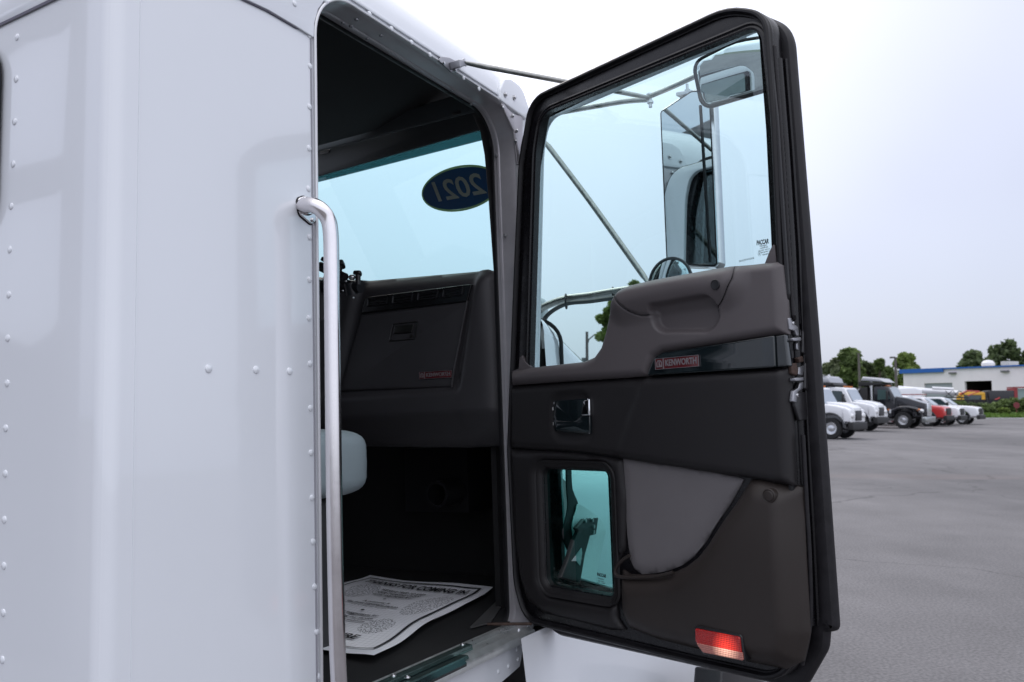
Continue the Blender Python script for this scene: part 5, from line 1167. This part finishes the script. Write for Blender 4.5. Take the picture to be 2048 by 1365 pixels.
def medium_truck(name, px, py, label, paint, scale=1.0, blackarch=False, hoodline=None, tarp=True, dump=True, group='vehicles parked in a row across the lot'):
    o = empty(name, place(px, py, scale=scale), label, 'truck', group)
    r_ = .5
    hoodp = [(1.12, .78), (1.15, 1.15), (1.08, 1.34), (.80, 1.46), (.3, 1.56), (-.12, 1.62), (-.30, 1.62), (-.30, .60), (-.62, .60)] + [(-.62, .60)] + list(reversed(arch(0, .62, .52))) + [(.66, .78)]
    hoodp = [(1.12, .80), (1.15, 1.15), (1.08, 1.34), (.80, 1.46), (.3, 1.56), (-.12, 1.62), (-.62, 1.62), (-.62, .55)] + [(x, z) for x, z in reversed(arch(0, .60, .56))] + [(.62, .80)]
    fz = lambda L_: [(.6 + (x - .6) * .62 if x > .6 else x, z) for x, z in L_]
    hoodp = fz(hoodp)
    mk('hood', [prism(hoodp, -1.08, -.62, .08), prism(fz([(1.10, .80), (1.16, 1.20), (1.10, 1.44), (.8, 1.58), (.3, 1.68), (-.12, 1.72), (-.62, 1.72), (-.62, .8)]), -.62, .62, .06), prism(hoodp, .62, 1.08, .08)], paint, o)
    if blackarch:
        for sy in (-1, 1): mk('fender_flare', tube([(x, sy * 1.09, z) for x, z in arch(0, .64, .56)], .045, 8), GREY_, o)
    cab = mk('cab', prism([(-.30, .55), (-.24, 1.45), (-.30, 1.62), (-.66, 2.36), (-.76, 2.42), (-1.55, 2.46), (-1.63, 2.38), (-1.65, .55)], -1.05, 1.05, .06), paint, o)
    for sy in (-1, 1):
        mk('side_window', prism([(-.58, 1.62), (-.82, 2.22), (-1.34, 2.25), (-1.40, 1.60)], sy * 1.052 - .006, sy * 1.052 + .006, 0.0), CARGL, o)
        mk('mirror', box(-.72, -.62, sy * 1.30 - .12, sy * 1.30 + .12, 1.55, 2.05, b=.03), DARK, o)
    mk('windshield', ([Vector((-.245, -.92, 1.60)), Vector((-.245, .92, 1.60)), Vector((-.605, .86, 2.32)), Vector((-.605, -.86, 2.32))], [(0, 1, 2, 3)]), mat(name + '_ws', (.25, .30, .36), .08, coat=.5), o)
    gr = mk('grille', box(.935, .975, -.42, .42, .86, 1.32, b=.02), mat(name + '_grille', (.02, .02, .025), .4, .3), o)
    mk('bumper', [box(.80, 1.03, -1.06, 1.06, .44, .78, b=.05)], DARK if paint != PW or True else paint, o)
    for sy in (-1, 1): mk('headlight', blob((.895, sy * .82, 1.08), .10, .20, .11, e=3), HLT, o)
    for k in range(5): mk('marker_light', box(-.86, -.76, -.6 + k * .3 - .05, -.6 + k * .3 + .05, 2.45, 2.51), AMB, o)
    for x in (0, -4.2):
        for sy in (-1, 1): wheel(o, x, sy * (.92 if x == 0 else .88), r_, .28 if x == 0 else .5, -1 if sy > 0 else 1)
    mk('chassis', [box(-6.0, .8, -.45, .45, .55, .80), box(-2.0, -.9, -1.0, 1.0, .42, .55)], DARK, o)
    mk('fuel_tank', tube([(-1.9, -.78, .62), (-.75, -.78, .62)], .26, 16), RIM, o)
    if dump: mk('dump_body', [prism([(-1.9, .95), (-1.9, 2.5), (-6.0, 2.2), (-6.1, .95)], -1.15, 1.15, .03), box(-2.2, -1.5, -1.15, 1.15, 2.50, 2.58)], DARK, o)
    if tarp: mk('tarp_roll', [tube([(-1.75, -1.1, 2.88), (-1.75, 1.1, 2.88)], .20, 14), prism([(-1.4, 2.68), (-1.5, 2.98), (-2.6, 3.05), (-2.6, 2.75)], -1.12, 1.12, .06)], SILV, o); mk('tarp_arm', prism([(-1.2, 2.56), (-1.3, 2.70), (-3.0, 2.72), (-3.0, 2.5)], -1.14, 1.14, .03), DARK, o)
    return o
medium_truck('work_truck', 1662, 879, 'white work truck with black fender flare, half hidden by the door edge', PW, .98, True)
medium_truck('work_truck', 1717, 863.5, 'white conventional truck with amber roof lights, second in the row', PW, 1.05, False)
# dark dump truck
o = empty('dump_truck', place(1807, 857.5, scale=1.03), 'dark charcoal dump truck with chrome grille and exhaust stack', 'truck', 'vehicles parked in a row across the lot')
hp_ = [(1.22, .80), (1.26, 1.20), (1.2, 1.50), (.9, 1.62), (.2, 1.86), (-.55, 2.0), (-.95, 2.02), (-.95, .6), (-.70, .6)] + [(x, z) for x, z in reversed(arch(0, .66, .60))] + [(.70, .72)]
mk('hood', [prism([(1.20, .8), (1.24, 1.55), (.9, 1.66), (.2, 1.90), (-.55, 2.02), (-.9, 2.02), (-.9, .8)], -.72, .72, .06), prism([(1.1, .72), (1.16, 1.08), (.85, 1.30), (.3, 1.42), (-.3, 1.38), (-.9, 1.05), (-.9, .66), (-.68, .66)] + [(x, z) for x, z in reversed(arch(0, .66, .58))] + [(.68, .72)], -1.16, -.72, .09), prism([(1.1, .72), (1.16, 1.08), (.85, 1.30), (.3, 1.42), (-.3, 1.38), (-.9, 1.05), (-.9, .66), (-.68, .66)] + [(x, z) for x, z in reversed(arch(0, .66, .58))] + [(.68, .72)], .72, 1.16, .09)], PB, o)
mk('cab', prism([(-.50, .75), (-.45, 1.9), (-.80, 2.58), (-.95, 2.64), (-1.62, 2.66), (-1.70, 2.55), (-1.70, .75)], -1.05, 1.05, .06), PB, o)
for sy in (-1, 1):
    mk('side_window', prism([(-.72, 1.85), (-.94, 2.42), (-1.45, 2.45), (-1.47, 1.78)], sy * 1.052 - .006, sy * 1.052 + .006, 0), mat('cab_glass_green', (.06, .10, .10), .05, coat=.5), o)
    mk('door_window', prism([(-.95, .98), (-.95, 1.32), (-1.25, 1.32), (-1.25, .98)], sy * 1.054 - .006, sy * 1.054 + .006, 0), bpy.data.materials['cab_glass_green'], o)
    mk('exhaust_stack', tube([(-1.86, sy * .95, .9), (-1.86, sy * .95, 2.95)], .10, 12), RIM, o)
    mk('air_cleaner', tube([(-.72, sy * 1.12, .95), (-.72, sy * 1.12, 1.2)], .08, 10), RIM, o)
    mk('headlight', blob((1.05, sy * .93, 1.10), .14, .20, .12, e=3), HLT, o); mk('turn_signal', blob((.93, sy * 1.08, 1.17), .12, .07, .08), AMB, o); mk('marker_light', box(-.86, -.72, sy * 1.13 - .03, sy * 1.13 + .03, 1.12, 1.22), AMB, o)
    mk('mirror', box(-.86, -.76, sy * 1.34 - .1, sy * 1.34 + .1, 1.75, 2.35, b=.03), DARK, o)
    mk('fuel_tank', [box(-1.62, -.86, sy * .95 - .2, sy * .95 + .2, .45, .95, b=.06)], RIM, o)
    for x in (0, -4.3, -5.6): wheel(o, x, sy * .95, .52, .30, -1 if sy > 0 else 1)
mk('windshield', ([Vector((-.445, -.95, 1.92)), Vector((-.445, .95, 1.92)), Vector((-.785, .86, 2.56)), Vector((-.785, -.86, 2.56))], [(0, 1, 2, 3)]), mat('truck_ws', (.22, .27, .30), .06, coat=.5), o)
mk('grille', [box(1.23, 1.31, -.48, .48, .78, 1.58, b=.03)], mat('chrome_grille', (.75, .76, .78), .2, .9), o)
mk('bumper', box(1.08, 1.38, -1.12, 1.12, .38, .74, b=.06), mat('chrome_bumper', (.40, .42, .42), .2, .9), o)
mk('dump_body', [prism([(-2.05, 1.0), (-2.05, 2.6), (-3.3, 2.5), (-7.2, 2.35), (-7.3, 1.0)], -1.2, 1.2, .03)], DARK, o)
mk('body_brace', tube([(-3.4, -1.24, 1.4), (-2.5, -1.24, 2.5)], .045, 8), SILV, o)
mk('tarp_roll', [prism([(-.95, 2.90), (-1.3, 3.16), (-2.35, 3.28), (-2.45, 3.0)], -1.12, 1.12, .10)], SILV, o)
mk('tarp_arm', prism([(-1.1, 2.74), (-1.2, 2.88), (-2.6, 2.98), (-2.6, 2.66)], -1.14, 1.14, .03), DARK, o)
mk('roof_light', box(-1.2, -1.05, -.4, .4, 2.66, 2.74), AMB, o)
mk('chassis', box(-7.0, .9, -.45, .45, .60, .95), DARK, o)
def pickup(name, px, py, label, paint, scale, roofpaint=None, rack=False, cat='pickup', suv=False):
    o = empty(name, place(px, py, track=.86, scale=scale), label, cat, 'vehicles parked in a row across the lot')
    low_ = [(.98, .55), (1.02, .80), (1.0, 1.08), (.85, 1.22), (.3, 1.30), (-.55, 1.34), (-4.6, 1.32), (-4.65, .62), (-3.75, .55)] + [(-3.3 + x, z) for x, z in reversed(arch(0, .50, .46))] + [(-2.7, .50), (-.56, .50)] + [(x, z) for x, z in reversed(arch(0, .50, .46))] + [(.56, .55)]
    mk('body', prism(low_, -.98, .98, .09), paint, o)
    cabp = [(-.55, 1.30), (-1.25, 1.86), (-1.5, 1.93), (-2.7, 1.93), (-2.95, 1.84), (-3.05, 1.30)]
    mk('cab', prism(cabp, -.80, .80, .07), roofpaint or paint, o)
    for sy in (-1, 1):
        mk('side_window', prism([(-.88, 1.36), (-1.36, 1.80), (-2.62, 1.82), (-2.78, 1.36)], sy * .803 - .006, sy * .803 + .006, 0), CARGL, o)
        mk('headlight', blob((.93, sy * .76, 1.0), .09, .17, .11, e=3), HLT, o)
        mk('mirror', box(-.95, -.80, sy * 1.08 - .1, sy * 1.08 + .1, 1.32, 1.56, b=.03), DARK, o)
        for x in (0, -3.3): wheel(o, x, sy * .86, .40, .26, -1 if sy > 0 else 1)
        mk('fender_flare', tube([(x, sy * .985, z) for x, z in arch(0, .52, .46)], .04, 8), GREY_, o)
    mk('windshield', ([Vector((-.60, -.72, 1.37)), Vector((-.60, .72, 1.37)), Vector((-1.19, .66, 1.84)), Vector((-1.19, -.66, 1.84))], [(0, 1, 2, 3)]), bpy.data.materials['truck_ws'], o)
    bpy.data.objects[o.children[-1].name].location = (.02, 0, .015) if o.children else (0, 0, 0)
    mk('grille', box(1.0, 1.06, -.55, .55, .72, 1.14, b=.02), DARK, o)
    mk('bumper', box(.92, 1.14, -.99, .99, .38, .68, b=.05), DARK, o)
    if rack: mk('roof_rack', [tube([(-1.3, sy * .7, 2.1), (-4.2, sy * .7, 2.1)], .03, 6) for sy in (-1, 1)] + [tube([(x, -.7, 2.1), (x, .7, 2.1)], .03, 6) for x in (-1.4, -2.3, -3.2, -4.1)] + [tube([(x, sy * .7, 1.3), (x, sy * .7, 2.1)], .03, 6) for sy in (-1, 1) for x in (-3.2, -4.1)], mat('rack_red', (.22, .03, .03), .5), o)
    return o
pickup('pickup', 1855.5, 853.5, 'red and white pickup with steel wheels beside the dark dump truck', PR_, 1.12, roofpaint=PW)
pickup('pickup', 1886, 851.5, 'white pickup with black grille between the red one and the last one', PW, 1.08, rack=True)
pickup('pickup', 1925, 849.5, 'last white pickup at the right end of the vehicle row', PW, 1.08)

# white lift truck behind the row, with a lattice boom
B = wpt(1822, 800, 72); B.z = 0
o = empty('bucket_truck', Matrix.Translation(B) @ Matrix.Rotation(R(-22), 4, 'Z'), 'white lift truck with long boom behind the dark dump truck', 'truck')
mk('body', [prism([(-3.5, 1.0), (-3.5, 2.6), (-2.0, 2.85), (.3, 2.95), (.8, 2.7), (.8, 1.0)], -1.1, 1.1, .08)], PW, o)
mk('boom', [tube([(-1.0, -.4, 2.9), (3.6, -.4, 2.45)], .22, 8), tube([(1.6, -1.0, 2.9), (3.2, -1.0, 2.8)], .12, 8)], PW, o)
mk('lattice', [tube([(2.6 + k * .55, -.75, 2.15), (3.1 + k * .55, -.75, 2.65)], .03, 6) for k in range(3)] + [tube([(3.1 + k * .55, -.75, 2.15), (2.6 + k * .55, -.75, 2.65)], .03, 6) for k in range(3)] + [tube([(2.4, -.75, 2.12), (4.4, -.75, 2.08)], .06, 6)], DARK, o)
mk('boom_tip', [tube([(3.7, -.5, 2.35), (4.3, -.5, 2.65)], .07, 8), tube([(4.3, -.5, 2.65), (5.2, -.5, 2.6)], .04, 8), tube([(4.3, -.5, 2.25), (5.2, -.5, 2.6)], .04, 8)], PR_, o)
for x in (-2.6, .6):
    for sy in (-1, 1): wheel(o, x, sy * .95, .5, .3, -1 if sy > 0 else 1)
# small blue-white box behind the dump truck
B = wpt(1735, 780, 66); mk('portable_toilet', [box(-.55, .55, -.5, .5, 0, 2.3, Matrix.Translation((B.x, B.y, 0)) @ Matrix.Rotation(R(20), 4, 'Z'), b=.05), box(-.42, .42, -.56, -.51, .15, 1.95, Matrix.Translation((B.x, B.y, 0)) @ Matrix.Rotation(R(20), 4, 'Z'), b=.02)], mat('pale_blue_plastic', (.45, .56, .72), .5), label='pale blue box shaped cabin behind the black dump body', cat='cabin')
# yellow vehicle and red machine behind the fence
B = wpt(1942, 800, 92.5); o = empty('yellow_machine', Matrix.Translation((B.x, B.y, 0)) @ Matrix.Rotation(R(-12), 4, 'Z'), 'yellow machine cab showing over the fence before the open bay', 'machine')
YEL = mat('machine_yellow', (.72, .38, .02), .4, coat=.3)
mk('cab_roof', prism([(-1.25, 2.55), (-1.15, 2.78), (-.6, 2.86), (1.0, 2.84), (1.2, 2.75), (1.2, 2.5), (-1.25, 2.5)], -.8, .8, .04), YEL, o)
mk('cab_post', [box(-1.25, -.95, -.8, .8, 1.2, 2.5), box(.85, 1.2, -.8, .8, 1.2, 2.5)], YEL, o); mk('cab_glass', box(-.95, .85, -.75, .75, 1.2, 2.5), CARGL, o)
mk('hood', box(-1.4, 1.6, -.8, .8, .6, 1.25, b=.05), YEL, o)
for x in (-1.0, 1.1):
    for sy in (-1, 1): wheel(o, x, sy * .9, .5, .35, -1 if sy > 0 else 1)
B = wpt(2010, 800, 92); o = empty('red_machine', Matrix.Translation((B.x, B.y, 0)) @ Matrix.Rotation(R(-8), 4, 'Z'), 'dark loader machine with red cab frame over the fence', 'machine')
mk('engine_body', [box(-2.0, .6, -.9, .9, 1.4, 3.0, b=.08), box(-2.3, -1.8, -.6, .6, 1.6, 2.9, b=.08)], mat('machine_dark', (.03, .03, .036), .5), o)
mk('cab_frame', [box(.6, .95, -.9, .9, 1.0, 3.25), box(.6, 3.2, -.9, .9, 3.28, 3.4), box(3.05, 3.2, -.9, .9, 1.0, 3.25)], mat('machine_red', (.26, .03, .035), .5), o)
mk('cab_glass', box(.95, 3.0, -.6, .6, 1.4, 3.2), mat('machine_glass', (.25, .35, .34), .1), o)
mk('arm', tube([(-1.6, -.95, 1.9), (-.9, -.95, 2.2)], .07, 8), PR_, o)
for x in (-1.4, 2.0):
    for sy in (-1, 1): wheel(o, x, sy * 1.0, .7, .45, -1 if sy > 0 else 1)
